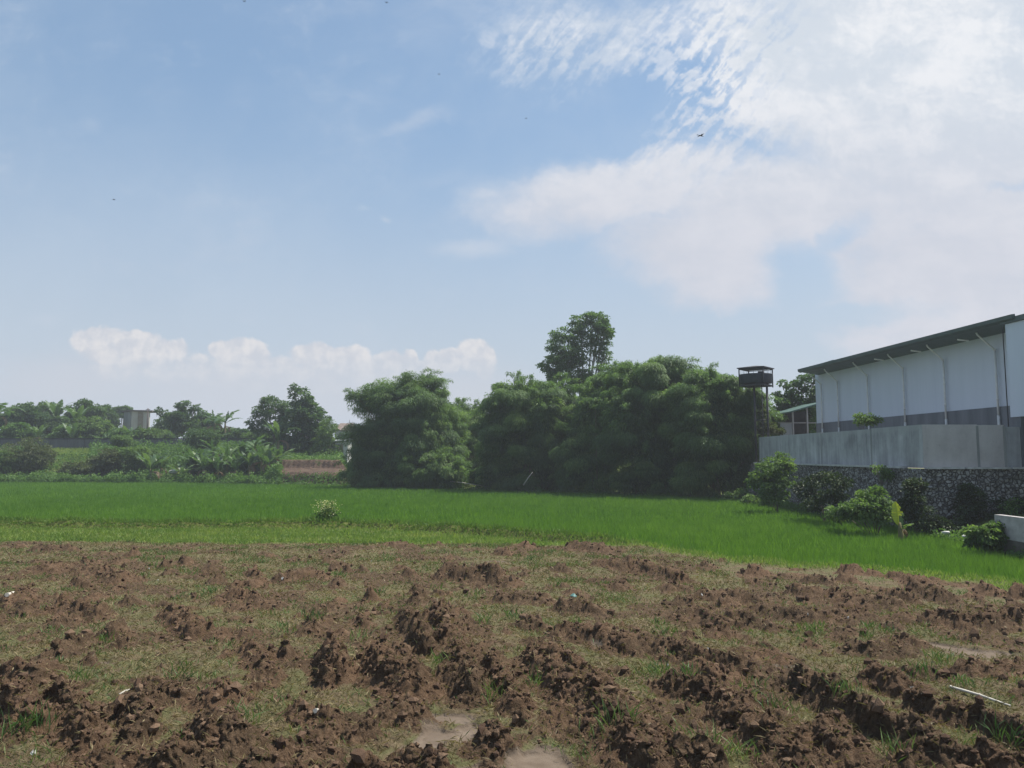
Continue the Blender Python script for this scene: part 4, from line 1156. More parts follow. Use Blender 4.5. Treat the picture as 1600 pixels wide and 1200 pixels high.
# ------------------------------------------------------------------ trees
def build_trees():
    B = pb
    D = 78
    tree('tall_tree', 'tall two lobed broadleaf tree standing above the bamboo clumps', 'tree', gp(908, D),
         [B(882, 545, 30, 30, D, 2.0), B(868, 575, 26, 20, D, 1.5), B(905, 560, 18, 26, D, 1.2), B(925, 512, 26, 24, D, 1.6), B(944, 520, 12, 22, D, .9), B(930, 542, 14, 16, D, 1.0), B(945, 550, 10, 14, D, .7),
          B(908, 505, 14, 16, D, .9), B(938, 500, 14, 14, D, .9), B(880, 525, 16, 12, D, 1.0), B(890, 590, 34, 18, D, 1.8), B(938, 572, 10, 8, D, .6), B(918, 600, 30, 16, D, 1.6)],
         18000, .27, .15, 'tall', 201, .2, 'pale_bark', sub_r=.5, fill=.2, droop=.2)
    D = 60.5
    tree('round_leaf_tree', 'tree with scattered round leaf clusters behind the open shed', 'tree', at(1240, 670, D) * (1, 1, 0) + (0, 0, 2.6),
         [B(1226, 600, 7, 6, D, .4), B(1243, 599, 7, 7, D, .4), B(1231, 617, 9, 7, D, .5), B(1258, 598, 10, 12, D, .7), B(1214, 616, 6, 5, D, .4), B(1246, 618, 14, 10, D, .7), B(1268, 615, 14, 18, D, .8), B(1222, 630, 14, 9, D, .7),
          B(1240, 636, 24, 12, D, 1.2), B(1266, 640, 20, 12, D, 1.0), B(1215, 650, 18, 14, D, 1.0), B(1255, 655, 26, 14, D, 1.0), B(1290, 600, 16, 20, D, .8), B(1272, 588, 7, 6, D, .4)],
         7000, .22, .17, 'broad', 202, .12, sub_r=.35, fill=.2)
    D = 54.5
    tree('sapling', 'olive green sapling with a few red leaves at the foot of the water tower', 'sapling', at(1193, 690, D) * (1, 1, 0) + (0, 0, 2.6),
         [B(1190, 648, 9, 14, D, .5), B(1196, 665, 12, 14, D, .6), B(1210, 672, 12, 10, D, .6), B(1184, 668, 10, 14, D, .6), B(1188, 634, 4, 8, D, .3)],
         2600, .18, .09, 'olive', 203, .05, sub_r=.3, fill=.3)
    # dark pair of trees on the left
    D = 101
    tree('dark_tree', 'dark conical tree, the taller one of the pair left of the bamboo', 'tree', gp(468, D),
         [B(470, 625, 14, 18, D, 1.4), B(460, 610, 8, 9, D, .7), B(472, 650, 26, 24, D, 2.2), B(462, 676, 28, 24, D, 2.2), B(490, 660, 24, 24, D, 2), B(500, 680, 18, 22, D, 1.7), B(478, 698, 30, 14, D, 2.2), B(478, 632, 12, 14, D, 1.2)],
         11000, .38, .22, 'broad', 204, .2, sub_r=.6, fill=.35)
    D = 105
    tree('loose_tree', 'open crowned tree with drooping edges leaning on the dark conical tree', 'tree', gp(430, D),
         [B(430, 632, 20, 11, D, 1.6), B(412, 645, 16, 12, D, 1.4), B(402, 660, 13, 14, D, 1.2), B(436, 655, 24, 18, D, 2), B(424, 676, 24, 16, D, 2), B(418, 628, 8, 6, D, .7), B(446, 640, 14, 14, D, 1.2)],
         7000, .36, .16, 'broad', 205, .17, sub_r=.6, fill=.15)
    D = 98
    tree('pale_shrub', 'pale green loose shrub between the dark tree and the white hut', 'shrub', gp(514, D),
         [B(512, 672, 14, 16, D, 1.2), B(508, 690, 16, 16, D, 1.2), B(520, 700, 12, 12, D, 1.0), B(500, 705, 14, 10, D, 1.0)], 3200, .30, .13, 'bush', 206, .08, sub_r=.5, limbs=False, fill=.3)
    # belt of trees behind the long wall: (px, top, bottom, half width, d, mat, label)
    belt = [
        (35, 632, 690, 38, 121, 'broad', 'dark rounded tree behind the wall at the far left'),
        (78, 645, 692, 36, 124, 'broad', 'low dark tree behind the wall beneath the feathery one'),
        (72, 630, 660, 26, 134, 'bush', 'feathery pale topped tree second from the left behind the wall'),
        (125, 624, 668, 34, 130, 'broad', 'tree with a flat ragged top behind the wall, left of the bright round tree'),
        (150, 646, 692, 40, 119, 'bush', 'bright green round crowned tree behind the wall, left of the blank building'),
        (165, 632, 670, 20, 142, 'broad', 'small grey green tree showing beyond the bright round tree'),
        (106, 660, 694, 26, 118, 'weed', 'low leafy tree against the wall between the banana plants'),
        (288, 640, 672, 26, 122, 'broad', 'spreading tree right of the utility pole with one long side branch'),
        (262, 652, 685, 24, 130, 'broad', 'low dark tree just right of the utility pole'),
        (318, 645, 680, 22, 126, 'broad', 'dark bushy tree left of the far banana plants'),
        (240, 668, 692, 30, 117, 'bush', 'low hedge like bush behind the wall under the blank building'),
        (195, 668, 692, 22, 116, 'weed', 'fresh green bush behind the wall left of the pole'),
        (347, 664, 694, 30, 124, 'broad', 'dark dense bush under the far banana plants'),
        (412, 676, 694, 30, 114, 'bush', 'green bush over the right end of the wall beneath the loose tree'),
        (380, 672, 694, 26, 118, 'broad', 'dark low bush in front of the long grey shed'),
        (20, 662, 694, 30, 117, 'weed', 'fresh green low bush behind the wall at the left edge'),
        (-45, 625, 692, 40, 122, 'broad', 'tree cut by the left picture edge behind the wall'),
        (190, 634, 650, 12, 160, 'broad', 'tiny tree crown peeping over the flat roof of the blank building'),
        (1216, 655, 692, 20, 64, 'broad', 'dense low tree filling the gap between water tower and open shed'),
        (1262, 640, 680, 24, 66, 'broad', 'dark tree standing directly behind the open shed roof'),
        (560, 668, 700, 30, 125, 'broad', 'distant dark tree partly hidden by the leftmost bamboo clump'),
    ]
    for i, (px, top, bot, hw, d, mat, lab) in enumerate(belt):
        rg = np.random.default_rng(300 + i)
        mid = (top + bot) / 2; hh = (bot - top) / 2
        bl = []
        for k in range(6):
            a = rg.uniform(0, 2 * math.pi)
            bl.append(B(px + math.cos(a) * hw * .6, mid + math.sin(a) * hh * .5, hw * rg.uniform(.36, .56), hh * rg.uniform(.38, .6), d, rg.uniform(.9, 1.8)))
        bl += [B(px, mid, hw * .6, hh * .7, d, 1.8), B(px - hw * .4, bot - hh * .3, hw * .55, hh * .4, d - .5, 1.5), B(px + hw * .4, bot - hh * .3, hw * .55, hh * .4, d - .5, 1.5)]
        if 'side branch' in lab:
            bl += [B(256, 645, 10, 4, d, .6), B(248, 641, 5, 3, d, .4), B(285, 632, 10, 7, d, .8), B(305, 640, 8, 10, d, .7)]
        tree('tree', lab, 'tree', gp(px, d), bl, int(5200 + hw * hh * 6), .40, .2, mat, 320 + i, .13, group='trees behind the long wall', sub_r=.6, fill=.2)
    # bushes in front of the wall
    bush = [
        (38, 678, 742, 46, 93, 'olive', 'big olive brown bush in front of the wall near the left edge', 4.2),
        (5, 700, 746, 30, 91, 'bush', 'dark green bush at the left picture edge beside the olive bush', 2.2),
        (318, 668, 702, 36, 101, 'broad', 'umbrella shaped dark bush overhanging the long wall', 2.4),
        (192, 678, 702, 18, 103, 'bush', 'light green shrub leaning against the middle of the wall', 1.4),
        (165, 698, 740, 32, 92, 'olive', 'olive shrub beneath the wall, right of the sunlit grass slope', 1.8),
        (205, 694, 740, 34, 93, 'bush', 'green shrub thicket beneath the wall, left of the banana grove', 1.9),
        (240, 700, 745, 24, 95, 'broad', 'dark shrub behind the lone banana plant', 1.6),
        (120, 722, 746, 36, 91, 'olive', 'low brownish scrub under the sunlit grass slope', 1.5),
        (320, 706, 750, 36, 89.5, 'broad', 'dark undergrowth among the stems in the left half of the banana grove', 1.2),
        (398, 704, 750, 38, 90, 'broad', 'dark undergrowth among the stems in the right half of the banana grove', 1.2),
        (720, 718, 762, 30, 74.5, 'broad', 'dark scrub at the rice edge between the two big bamboo clumps', 1.6),
        (756, 728, 766, 26, 70, 'broad', 'dark low shrub left of the dark bamboo clump', 1.4),
    ]
    for i, (px, top, bot, hw, d, mat, lab, dep) in enumerate(bush):
        rg = np.random.default_rng(400 + i)
        mid = (top + bot) / 2; hh = (bot - top) / 2
        bl = []
        for k in range(6):
            a = rg.uniform(0, 2 * math.pi)
            bl.append(B(px + math.cos(a) * hw * .5, mid + math.sin(a) * hh * .4, hw * rg.uniform(.35, .5), hh * rg.uniform(.4, .6), d + rg.normal(0, .4), dep * .6))
        bl.append(B(px, mid, hw * .65, hh * .8, d, dep * .7))
        tree('bush', lab, 'bush', gp(px, d), bl, int(3400 + hw * hh * 3.5), .28, .13, mat, 420 + i, .1, limbs=False, trunk_name='stems', crown_name='foliage', group='bushes around the field', sub_r=.5, fill=.3)
    # bushes at the stone wall
    wb = [
        ([(1212, 728, 24, 18, 41.5, .9), (1225, 722, 12, 12, 41.5, .6), (1195, 740, 18, 14, 41.3, .8), (1182, 752, 10, 12, 41.5, .6), (1212, 752, 26, 16, 41.2, .8), (1205, 770, 22, 14, 41, .7)], 5200, 'bush', 'sunlit pale green bush at the far end of the stone wall', 42.0, .16, .10),
        ([(1366, 780, 20, 15, 29.8, .6), (1350, 795, 26, 14, 29.6, .6), (1330, 800, 22, 10, 30, .6), (1375, 800, 18, 14, 29.6, .5), (1310, 803, 14, 7, 31, .5)], 4600, 'bush', 'leafy green bush in front of the stone wall beside the yellow banana leaf', 29.8, .14, .10),
        ([(1290, 757, 28, 16, 34.8, .5), (1262, 768, 18, 16, 36.4, .5), (1300, 780, 18, 14, 33.6, .5), (1275, 788, 14, 10, 35, .5), (1315, 750, 16, 12, 33.4, .35)], 3600, 'vine', 'dark creeper thicket on the long face of the stone wall', 35, .15, .09),
        ([(1433, 755, 8, 12, 30.1, .3), (1427, 775, 10, 20, 30.0, .4), (1428, 800, 12, 16, 29.8, .4), (1420, 790, 10, 18, 29.9, .4)], 3000, 'vine', 'dark creeper climbing the corner of the stone wall', 30, .12, .09),
        ([(1512, 768, 12, 14, 30.2, .22), (1520, 785, 16, 18, 30.1, .28), (1506, 795, 8, 18, 30.1, .25), (1528, 800, 14, 12, 30, .3)], 2600, 'vine', 'dark creeper patch on the short face of the stone wall', 30.1, .12, .08),
        ([(1580, 792, 22, 14, 30.0, .3), (1560, 805, 16, 10, 30, .3), (1598, 800, 16, 14, 29.8, .3)], 1800, 'vine', 'dark creeper patch behind the low wall at the right edge', 30, .12, .08),
        ([(1470, 816, 30, 6, 29.6, .3), (1500, 828, 34, 5, 29.2, .3), (1455, 818, 20, 9, 29.5, .3)], 2600, 'vine', 'brownish dark scrub along the wet foot of the short stone face', 29.4, .12, .07),
        ([(1540, 832, 16, 11, 24.0, .4), (1530, 843, 14, 8, 24, .35), (1553, 843, 12, 10, 24, .35), (1546, 826, 8, 6, 24.1, .3)], 2600, 'bush', 'pale leafed bush at the end of the low wall', 24, .12, .10),
        ([(1376, 735, 10, 7, 33.0, .2), (1381, 742, 7, 6, 33, .2)], 420, 'bush', 'small tuft of greenery growing out of the stone wall top', 33, .12, .07),
        ([(1362, 655, 12, 6, 38.6, .5), (1352, 661, 10, 5, 38.6, .5), (1345, 654, 7, 4, 38.6, .4)], 900, 'bush', 'small shrub showing over the concrete wall before the dark plinth', 38.6, .14, .07),
        ([(1583, 790, 7, 4, 29.6, .2), (1576, 794, 5, 4, 29.6, .2)], 220, 'weed', 'small yellow green plant above the low wall', 29.6, .16, .06),
        ([(1150, 775, 14, 7, 52, .5), (1162, 770, 8, 8, 52, .4), (1175, 778, 12, 7, 48, .4), (1190, 782, 10, 6, 46, .4)], 1800, 'bush', 'pale weeds at the rice edge under the rightmost bamboo', 52, .14, .09),
    ]
    for i, (bl, n, mat, lab, d, L, W) in enumerate(wb):
        c = bl[0]
        g0 = at(c[0], c[1], d)
        z = 2.64 if 'over the concrete' in lab else (1.6 if 'yellow green plant' in lab or 'tuft' in lab else zland(g0[0], d))
        tree('creeper' if mat == 'vine' else 'bush', lab, 'creeper' if mat == 'vine' else 'bush', (g0[0], d, z), [B(*b) for b in bl], n, L, W, mat, 440 + i, .05, limbs=False,
             trunk_name='stems', crown_name='foliage', group='plants at the stone wall', sub_r=.24, fill=.3, surf=.9, var=(.4, 1.6), shell=.6)


build_trees()


# ------------------------------------------------------------------ banana plants
def banana_leaf_mesh(rg, length, width, elev, curl, az, z0, brown=False):
    """one arching, torn leaf as a mesh in the plant's own space"""
    n = 11
    d = Vector((math.cos(az), math.sin(az), 0)); side = Vector((-math.sin(az), math.cos(az), 0))
    p = Vector((0, 0, z0)) + d * .05; e = elev
    V, F_, = [], []
    stepl = length / n
    P = [p.copy()]; E_ = [e]
    for i in range(n):
        p = p + (d * math.cos(e) + Vector((0, 0, 1)) * math.sin(e)) * stepl
        e -= curl / n * (0.5 + i / n)
        P.append(p.copy()); E_.append(e)
    def wid(t): return 0.02 if t < .16 else width * .5 * math.sin(math.pi * min(1, (t - .14) / .86) ** .8) ** .6 + .01
    for i in range(n):
        t0, t1 = i / n, (i + 1) / n
        up = Vector((0, 0, 1)) * math.cos(E_[i]) - d * math.sin(E_[i])
        for sgn in (-1, 1):
            dr = rg.uniform(-.1, .45) if not brown else rg.uniform(.5, 1.3)      # halves hang differently where torn
            o = side * sgn * math.cos(dr) - up * math.sin(dr)
            jag = rg.uniform(.8, 1.05)
            b = len(V)
            V += [P[i], P[i + 1], P[i + 1] + o * wid(t1) * jag + (P[i + 1] - P[i]) * rg.uniform(-.1, .25), P[i] + o * wid(t0) * jag + (P[i + 1] - P[i]) * rg.uniform(.0, .3)]
            F_.append((b, b + 1, b + 2, b + 3))
    rib = MB().tube(P, [.03 * (1 - .8 * i / n) for i in range(n + 1)], 5)
    b = len(V); V += [Vector(q) for q in rib.v]; F_ += [tuple(b + i for i in q) for q in rib.f]
    me = bpy.data.meshes.new('leaf'); me.from_pydata([tuple(q) for q in V], [], F_); me.update()
    for nm, val in (('rnd', rg.random()), ('tone', rg.random())):
        a = me.attributes.new(nm, 'FLOAT', 'POINT'); a.data.foreach_set('value', np.full(len(V), val, np.float32))
    return me


def make_banana(seed, stem_h=1.5, leaves=9, length=2.1, width=.52, dry=3, mat='banana', up=(.75, 1.35), curl=(.6, 1.7)):
    rg = np.random.default_rng(seed)
    root = empty('banana_plant', (0, 0, 0), 'banana plant', 'banana plant')
    st = MB().tube([(0, 0, -.15), (.03, 0, stem_h * .5), (0, 0.02, stem_h), (0, 0, stem_h + .25)], [.15, .12, .085, .04], 9)
    st.build('stem', M['stem'], root)
    a0 = rg.uniform(0, 6.28)
    for i in range(leaves):
        az = a0 + i * 2.4 + rg.normal(0, .2)
        e = rg.uniform(*up) if i < leaves - 1 else 1.5
        l = length * rg.uniform(.75, 1.15) * (.8 if i == leaves - 1 else 1)
        link('leaf', banana_leaf_mesh(rg, l, width * rg.uniform(.8, 1.15), e, rg.uniform(*curl) if i < leaves - 1 else .3, az, stem_h + rg.uniform(-.12, .15)), M[mat], root)
    for i in range(dry):
        link('dry_leaf', banana_leaf_mesh(rg, length * rg.uniform(.5, .8), width * .7, .3, 3.6, rg.uniform(0, 6.28), stem_h * rg.uniform(.7, .95), True), M['dry_leaf'], root)
    return root


def place_copy(src, loc, rz, s, label, group, first):
    if first: r = src
    else:
        r = src.copy(); col.objects.link(r)
        for ch in src.children:
            c = ch.copy(); col.objects.link(c); c.parent = r
    r.location = [float(q) for q in loc]; r.rotation_euler = (0, 0, rz); r.scale = (s, s, s)
    r['label'] = label
    if group: r['group'] = group
    return r


def build_bananas():
    protos = [make_banana(601), make_banana(602, 1.2, 9, 2.5, .66, 2), make_banana(603, 1.0, 10, 2.0, .5, 6, up=(.4, 1.1)), make_banana(604, 2.1, 10, 2.5, .66, 2, up=(.5, 1.1), curl=(1.0, 2.2))]
    used = [False] * 4
    spots = [  # px, distance, prototype, scale, label
        (236, 87.5, 1, 1.15, 'lone banana plant left of the bright upright leaf, at the rice edge'),
        (252, 89, 0, 1.0, 'banana plant just right of the lone one, before the pale soil patch'),
        (286, 87.5, 2, 1.05, 'banana plant with mostly dry brown leaves at the left end of the grove'),
        (306, 90, 1, 1.1, 'banana plant in the grove in front of the umbrella shaped bush'),
        (318, 87, 0, 1.05, 'banana plant second from the left end of the grove, at the rice edge'),
        (333, 92, 3, 1.0, 'tall banana plant rising at the back of the grove under the umbrella bush'),
        (341, 87.2, 1, 1.0, 'banana plant in the front row left of the middle of the grove'),
        (356, 89.5, 0, 1.15, 'leafy banana plant at the middle of the grove'),
        (369, 87, 1, .95, 'short banana plant in the front row at the middle of the grove'),
        (378, 91.5, 2, 1.35, 'tall banana plant with yellowed dry leaves near the right of the grove'),
        (390, 87.3, 0, 1.0, 'banana plant in the front row right of the middle of the grove'),
        (398, 92, 3, .95, 'banana plant with long bent leaves at the back of the grove'),
        (409, 88.5, 1, 1.1, 'banana plant third from the right end of the grove'),
        (421, 87.2, 2, 1.1, 'banana plant with many hanging dead leaves, second from the right end of the grove'),
        (433, 88.5, 2, 1.2, 'banana plant at the right end of the grove beside the brown bank'),
    ]
    for i, (px, d, k, s, lab) in enumerate(spots):
        place_copy(protos[k], gp(px, d), 1.3 * i, s, lab, 'banana plants at the rice edge', not used[k]); used[k] = True
    far = [(335, 121, 3, 1.35, 666, 'left one of two far banana plants against the sky'), (352, 119, 3, 1.3, 666, 'right one of two far banana plants against the sky'),
           (120, 120, 0, 1.6, 662, 'banana plant rising from the ragged topped tree behind the wall'), (-4, 112, 3, 1.6, 660, 'banana plant cut by the left picture edge'),
           (112, 116, 1, 1.2, 690, 'banana plant just behind the wall in the middle of its left half'), (60, 116, 0, 1.1, 690, 'banana plant just behind the wall near the olive bush'),
           (200, 116, 1, 1.1, 690, 'banana plant behind the wall under the blank building'), (160, 115.5, 2, 1.0, 690, 'small banana plant behind the wall under the bright round tree'),
           (226, 117, 0, 1.0, 690, 'banana plant behind the wall at the foot of the pole'), (435, 99, 1, 1.3, 680, 'banana plant in front of the loose tree'),
           (88, 126, 1, 1.5, 650, 'banana plant with upright leaves on the skyline at the left')]
    for i, (px, d, k, s, base, lab) in enumerate(far):
        p = at(px, base, d); p[2] = zland(p[0], d) if base > 680 else p[2] - 2.2
        place_copy(protos[k], p, 2.1 * i, s, lab, 'banana plants by the wall', False)
    # young plants with one bright leaf
    r = make_banana(611, .55, 2, 1.0, .4, 1, 'banana'); q = gp(1393, 28.6)
    rg = np.random.default_rng(5)
    link('yellow_leaf', banana_leaf_mesh(rg, 1.25, .62, 1.5, .1, 1.4, .5), M['yellow_leaf'], r)
    place_copy(r, (q[0], 28.2, 0.1), .6, .8, 'young banana plant with one bright yellow leaf by the stone wall', None, True)
    r['label'] = 'young banana plant with one bright yellow upright leaf by the stone wall'


build_bananas()


# ------------------------------------------------------------------ weeds, far grass
def build_weeds():
    rg = np.random.default_rng(71)
    parts = []
    def strip(px0, px1, t0, t1, n, h0, h1, L, W, tone0, key=0):
        px = rg.uniform(px0, px1, n); s = (px - 800) / FPX * CP
        t = t0 + (t1 - t0) * rg.random(n)
        y = y_rice(s) + t; x = s * y
        clump = fbm(x * .55, y * .4, 61 + key, 3)
        h = (h0 + (h1 - h0) * rg.random(n) ** .8) * np.clip(.75 + .7 * clump, .15, 1.6)
        z = land_z(x, y) + h * rg.random(n) ** .7
        P = np.stack([x, y, z], 1)
        ax = rg.normal(0, 1, (n, 3)); ax[:, 2] += .5
        nr = rg.normal(0, .6, (n, 3)); nr[:, 2] += .8
        v, f = leaf_quads(P, ax, nr, L * rg.uniform(.6, 1.4, n), W, droop=.3)
        parts.append((v, f, rep4(rg.random(n)), rep4(np.clip(tone0 + .45 * clump + rg.normal(0, .1, n), 0, 1))))
    strip(-260, 440, .1, 3.2, 30000, .5, 1.25, .30, .16, .55)
    strip(-260, 440, 3, 14, 16000, .3, .8, .34, .16, .35, 3)
    strip(140, 440, 8, 26, 26000, .4, 1.3, .36, .17, .25, 4)
    strip(-260, 60, 8, 26, 16000, .4, 1.2, .36, .17, .3, 4)
    strip(436, 545, .2, 2.0, 1600, .2, .6, .25, .12, .5)
    strip(436, 545, 12.8, 24, 3500, .2, .7, .3, .14, .6)
    strip(540, 1180, -.2, 1.0, 9000, .15, .6, .2, .09, .3, 5)
    strip(1160, 1300, -.1, 3.0, 6000, .2, .6, .16, .08, .5, 6)
    strip(1290, 1640, -.1, 2.4, 9000, .15, .5, .14, .07, .45, 7)
    tag(leaf_object('weeds', parts, M['weed']), 'rank green weeds along the far edge of the rice', 'weeds', kind='stuff')
    # sunlit grass slope at the left
    n = 9000
    px = np.concatenate([rg.uniform(55, 150, int(n * .75)), rg.uniform(-200, 420, n - int(n * .75))]); s = (px - 800) / FPX * CP; y = y_rice(s) + rg.uniform(8, 26, n); x = s * y
    P = np.stack([x, y, land_z(x, y)], 1)
    b = [blades(P, rg.uniform(.25, .6, n), .07, rg, .4, tone=np.clip(.7 + .4 * pnoise(x * .2, y * .2, 5), 0, 1))]
    tag(leaf_object('slope_grass', b, M['verge']), 'sunlit yellow green grass on the slope below the long wall', 'grass', kind='stuff')


build_weeds()


# ------------------------------------------------------------------ far structures
def build_far():
    # long precast wall on the left
    D = 110.0
    x0, x1 = at(-330, 690, D)[0], at(610, 690, D)[0]
    zt = at(0, 686.5, D)[2]; zb = zt - 2.4
    mp = rough_mat('panel_grey', (0.075, 0.08, 0.085), (0.135, 0.14, 0.145), 1.5, streak=True)
    mc = rough_mat('panel_cap', (0.03, 0.03, 0.034), (0.05, 0.05, 0.055), 3)
    root = empty('panel_wall', ((x0 + x1) / 2, D, zb), 'long dark grey precast panel wall running behind the left bank', 'wall')
    k = 0; x = x0
    while x < x1:
        MB().box((x + .02, D, zb - .5), (x + 2.36, D + .12, zt - .02 * (k % 3))).build('panel', mp, root)
        MB().box((x - .1, D - .06, zb - .5), (x + .02, D + .18, zt)).build('post', mp, root)
        x += 2.48; k += 1
    MB().box((x0, D - .09, zt + .002), (x1, D + .21, zt + .16)).build('coping', mc, root)
    # blank building
    D = 141.0
    P = lambda px, py: at(px, py, D)
    a, b, c = P(180, 664), P(203, 664), P(228, 664); zt = P(0, 642.5)[2]; zb = a[2] - 4
    mw = rough_mat('old_white_wall', (0.24, 0.24, 0.245), (0.36, 0.36, 0.36), 1.5, streak=True)
    mcr = rough_mat('cream_wall', (0.36, 0.33, 0.29), (0.48, 0.44, 0.39), 1.5, streak=True)
    mr = rough_mat('roof_edge', (0.09, 0.075, 0.07), (0.15, 0.12, 0.11), 2)
    mbr = rough_mat('brown_door', (0.20, 0.16, 0.12), (0.28, 0.23, 0.18), 2)
    root = empty('building', (b[0], D, zb), 'small blank walled block with a flat brown roof behind the trees', 'building')
    MB().loft([[(a[0], D + 3, zb), (a[0], D + 3, zt), (a[0] + .2, D + 3.2, zt), (a[0] + .2, D + 3.2, zb)], [(b[0], D, zb), (b[0], D, zt), (b[0] + .2, D + .2, zt), (b[0] + .2, D + .2, zb)]], True, True).build('side_wall', mw, root)
    MB().loft([[(b[0] + .21, D, zb), (b[0] + .21, D, zt), (b[0] + .21, D + .3, zt), (b[0] + .21, D + .3, zb)], [(c[0], D + 1.2, zb), (c[0], D + 1.2, zt), (c[0], D + 1.5, zt), (c[0], D + 1.5, zb)]], True, True).build('front_wall', mcr, root)
    u, v = P(212, 690)[0], P(219, 690)[0]
    yo = lambda x: D + 1.2 * (x - b[0] - .21) / (c[0] - b[0] - .21)
    MB().loft([[(u, yo(u) - .05, zb), (u, yo(u) - .05, zt - .1), (u, yo(u) + .1, zt - .1), (u, yo(u) + .1, zb)], [(v, yo(v) - .05, zb), (v, yo(v) - .05, zt - .1), (v, yo(v) + .1, zt - .1), (v, yo(v) + .1, zb)]], True, True).build('shutter', mbr, root)
    MB().loft([[(a[0] - .4, D + 3, z), (b[0], D - .5, z), (c[0] + .5, D + 1, z), (c[0] + .5, D + 5.5, z), (a[0] + .5, D + 6.5, z)] for z in (zt + .01, zt + .22)], True, True).build('roof', mr, root)
    # pole
    D2 = 128.0
    q = at(230, 668, D2)
    pr = empty('utility_pole', (q[0], D2, q[2] - 2), 'thin dark utility pole right of the blank building', 'pole')
    MB().tube([(q[0], D2, q[2] - 2), (q[0], D2, at(230, 638, D2)[2])], [.14, .10], 8).build('mast', mr, pr)
    z = at(230, 640.5, D2)[2]
    MB().box((q[0] - .35, D2 - .05, z), (q[0] + .35, D2 + .05, z + .1)).build('crossarm', mr, pr)
    # long grey shed
    D = 133.0
    a, b = at(352, 690, D), at(432, 690, D)
    zr = at(0, 668, D)[2]
    ms = rough_mat('grey_sheet', (0.14, 0.15, 0.16), (0.20, 0.21, 0.22), 1.2)
    mrf = rough_mat('grey_roofing', (0.20, 0.22, 0.24), (0.28, 0.30, 0.32), 2)
    r2 = empty('long_shed', (a[0], D, zr - 5), 'long low grey shed with a flat pitched roof behind the banana plants', 'shed')
    MB().box((a[0], D, zr - 5), (b[0], D + 5, zr - .5)).build('wall', ms, r2)
    MB().loft([[(a[0] - .4, D - .5, zr - .5), (a[0] - .4, D + 2.5, zr + .05), (a[0] - .4, D + 5.5, zr - .5)], [(b[0] + .4, D - .5, zr - .5), (b[0] + .4, D + 2.5, zr + .05), (b[0] + .4, D + 5.5, zr - .5)]], True, True).build('roof', mrf, r2)
    # far house with brown roof
    D = 130.0
    a, b = at(520, 690, D), at(551, 690, D); z0, z1 = at(0, 672, D)[2], at(0, 660.5, D)[2]
    mt = rough_mat('brown_tiles', (0.17, 0.13, 0.11), (0.26, 0.21, 0.18), 3)
    r3 = empty('far_house', (a[0], D, z0 - 3), 'far house with a hipped brown tile roof left of the bamboo', 'house')
    MB().box((a[0] + .3, D + .3, z0 - 3), (b[0] - .3, D + 4.5, z0)).build('wall', mw, r3)
    MB().loft([[(a[0], D, z0), (b[0], D, z0), (b[0], D + 5, z0), (a[0], D + 5, z0)], [(a[0] + .8, D + 1.8, z1), (b[0] - .5, D + 1.8, z1), (b[0] - .5, D + 3.2, z1), (a[0] + .8, D + 3.2, z1)]], True, True).build('roof', mt, r3)
    MB().tube([(b[0] - 1.1, D + 2.4, z1), (b[0] - 1.1, D + 2.4, z1 + .6)], .04, 5).build('antenna', mr, r3)
    # small white hut
    D = 98.0
    a, b = at(523, 708, D), at(543, 708, D); z0, z1 = at(0, 714, D)[2], at(0, 690, D)[2]
    mh = rough_mat('whitewash', (0.36, 0.37, 0.35), (0.50, 0.50, 0.48), 2, streak=True)
    r4 = empty('hut', (a[0], D, z0), 'small whitewashed hut beside the leftmost bamboo clump', 'hut')
    MB().box((a[0], D, z0 - 1), (b[0], D + 2.5, z1)).build('wall', mh, r4)
    MB().loft([[(a[0] - .25, D - .3, z1 + .002), (b[0] + .25, D - .3, z1 + .002), (b[0] + .25, D - .3, z1 + .1), (a[0] - .25, D - .3, z1 + .1)],
               [(a[0] - .25, D + 2.8, z1 + .3), (b[0] + .25, D + 2.8, z1 + .3), (b[0] + .25, D + 2.8, z1 + .4), (a[0] - .25, D + 2.8, z1 + .4)]], True, True).build('roof', mrf, r4)
    q = at(527, 690, D)[0]
    MB().box((q, D - .03, z0 - .5), (q + .75, D - .005, z1 - .35)).build('door', mbr, r4)
    # brick house glimpsed between the bamboo clumps
    D = 92.0
    a, b = at(728, 720, D), at(762, 720, D); z0, z1 = at(0, 722, D)[2], at(0, 681, D)[2]
    mbk, g, p = new_mat('brick')
    br = g.t.nodes.new('ShaderNodeTexBrick'); oc = obj_coord(g)
    xx, yy_, zz = g.sep(oc); g.put(br.inputs['Vector'], g.comb(xx, zz, 0.0))
    br.inputs['Color1'].default_value = (0.26, 0.13, 0.09, 1); br.inputs['Color2'].default_value = (0.34, 0.19, 0.13, 1); br.inputs['Mortar'].default_value = (0.4, 0.37, 0.33, 1)
    br.inputs['Scale'].default_value = 2.2
    set_p(g, p, br.outputs[0], .9, .1)
    r5 = empty('brick_house', (a[0], D, z0), 'red brick house corner glimpsed between the bamboo clumps', 'house')
    MB().box((a[0], D, z0 - 1), (b[0] - .6, D + 4, z1)).build('wall', mbk, r5)
    MB().box((a[0] - .2, D - .1, z1 + .002), (b[0] + .3, D + 4.3, z1 + .16)).build('roof', mrf, r5)
    q0, q1 = at(745, 690, D)[0], at(755, 690, D)[0]
    wf = MB().box((q0, D - .05, z1 - 1.15), (q1, D - .003, z1 - .25)).build('window', mh, r5)
    MB().box((q0 + .08, D - .07, z1 - 1.07), (q1 - .08, D - .052, z1 - .33)).build('pane', mr, wf)
    MB().box((b[0] - .58, D + .2, z0 - 1), (b[0] - .1, D + .5, z1)).build('gate_post', mh, r5)


build_far()


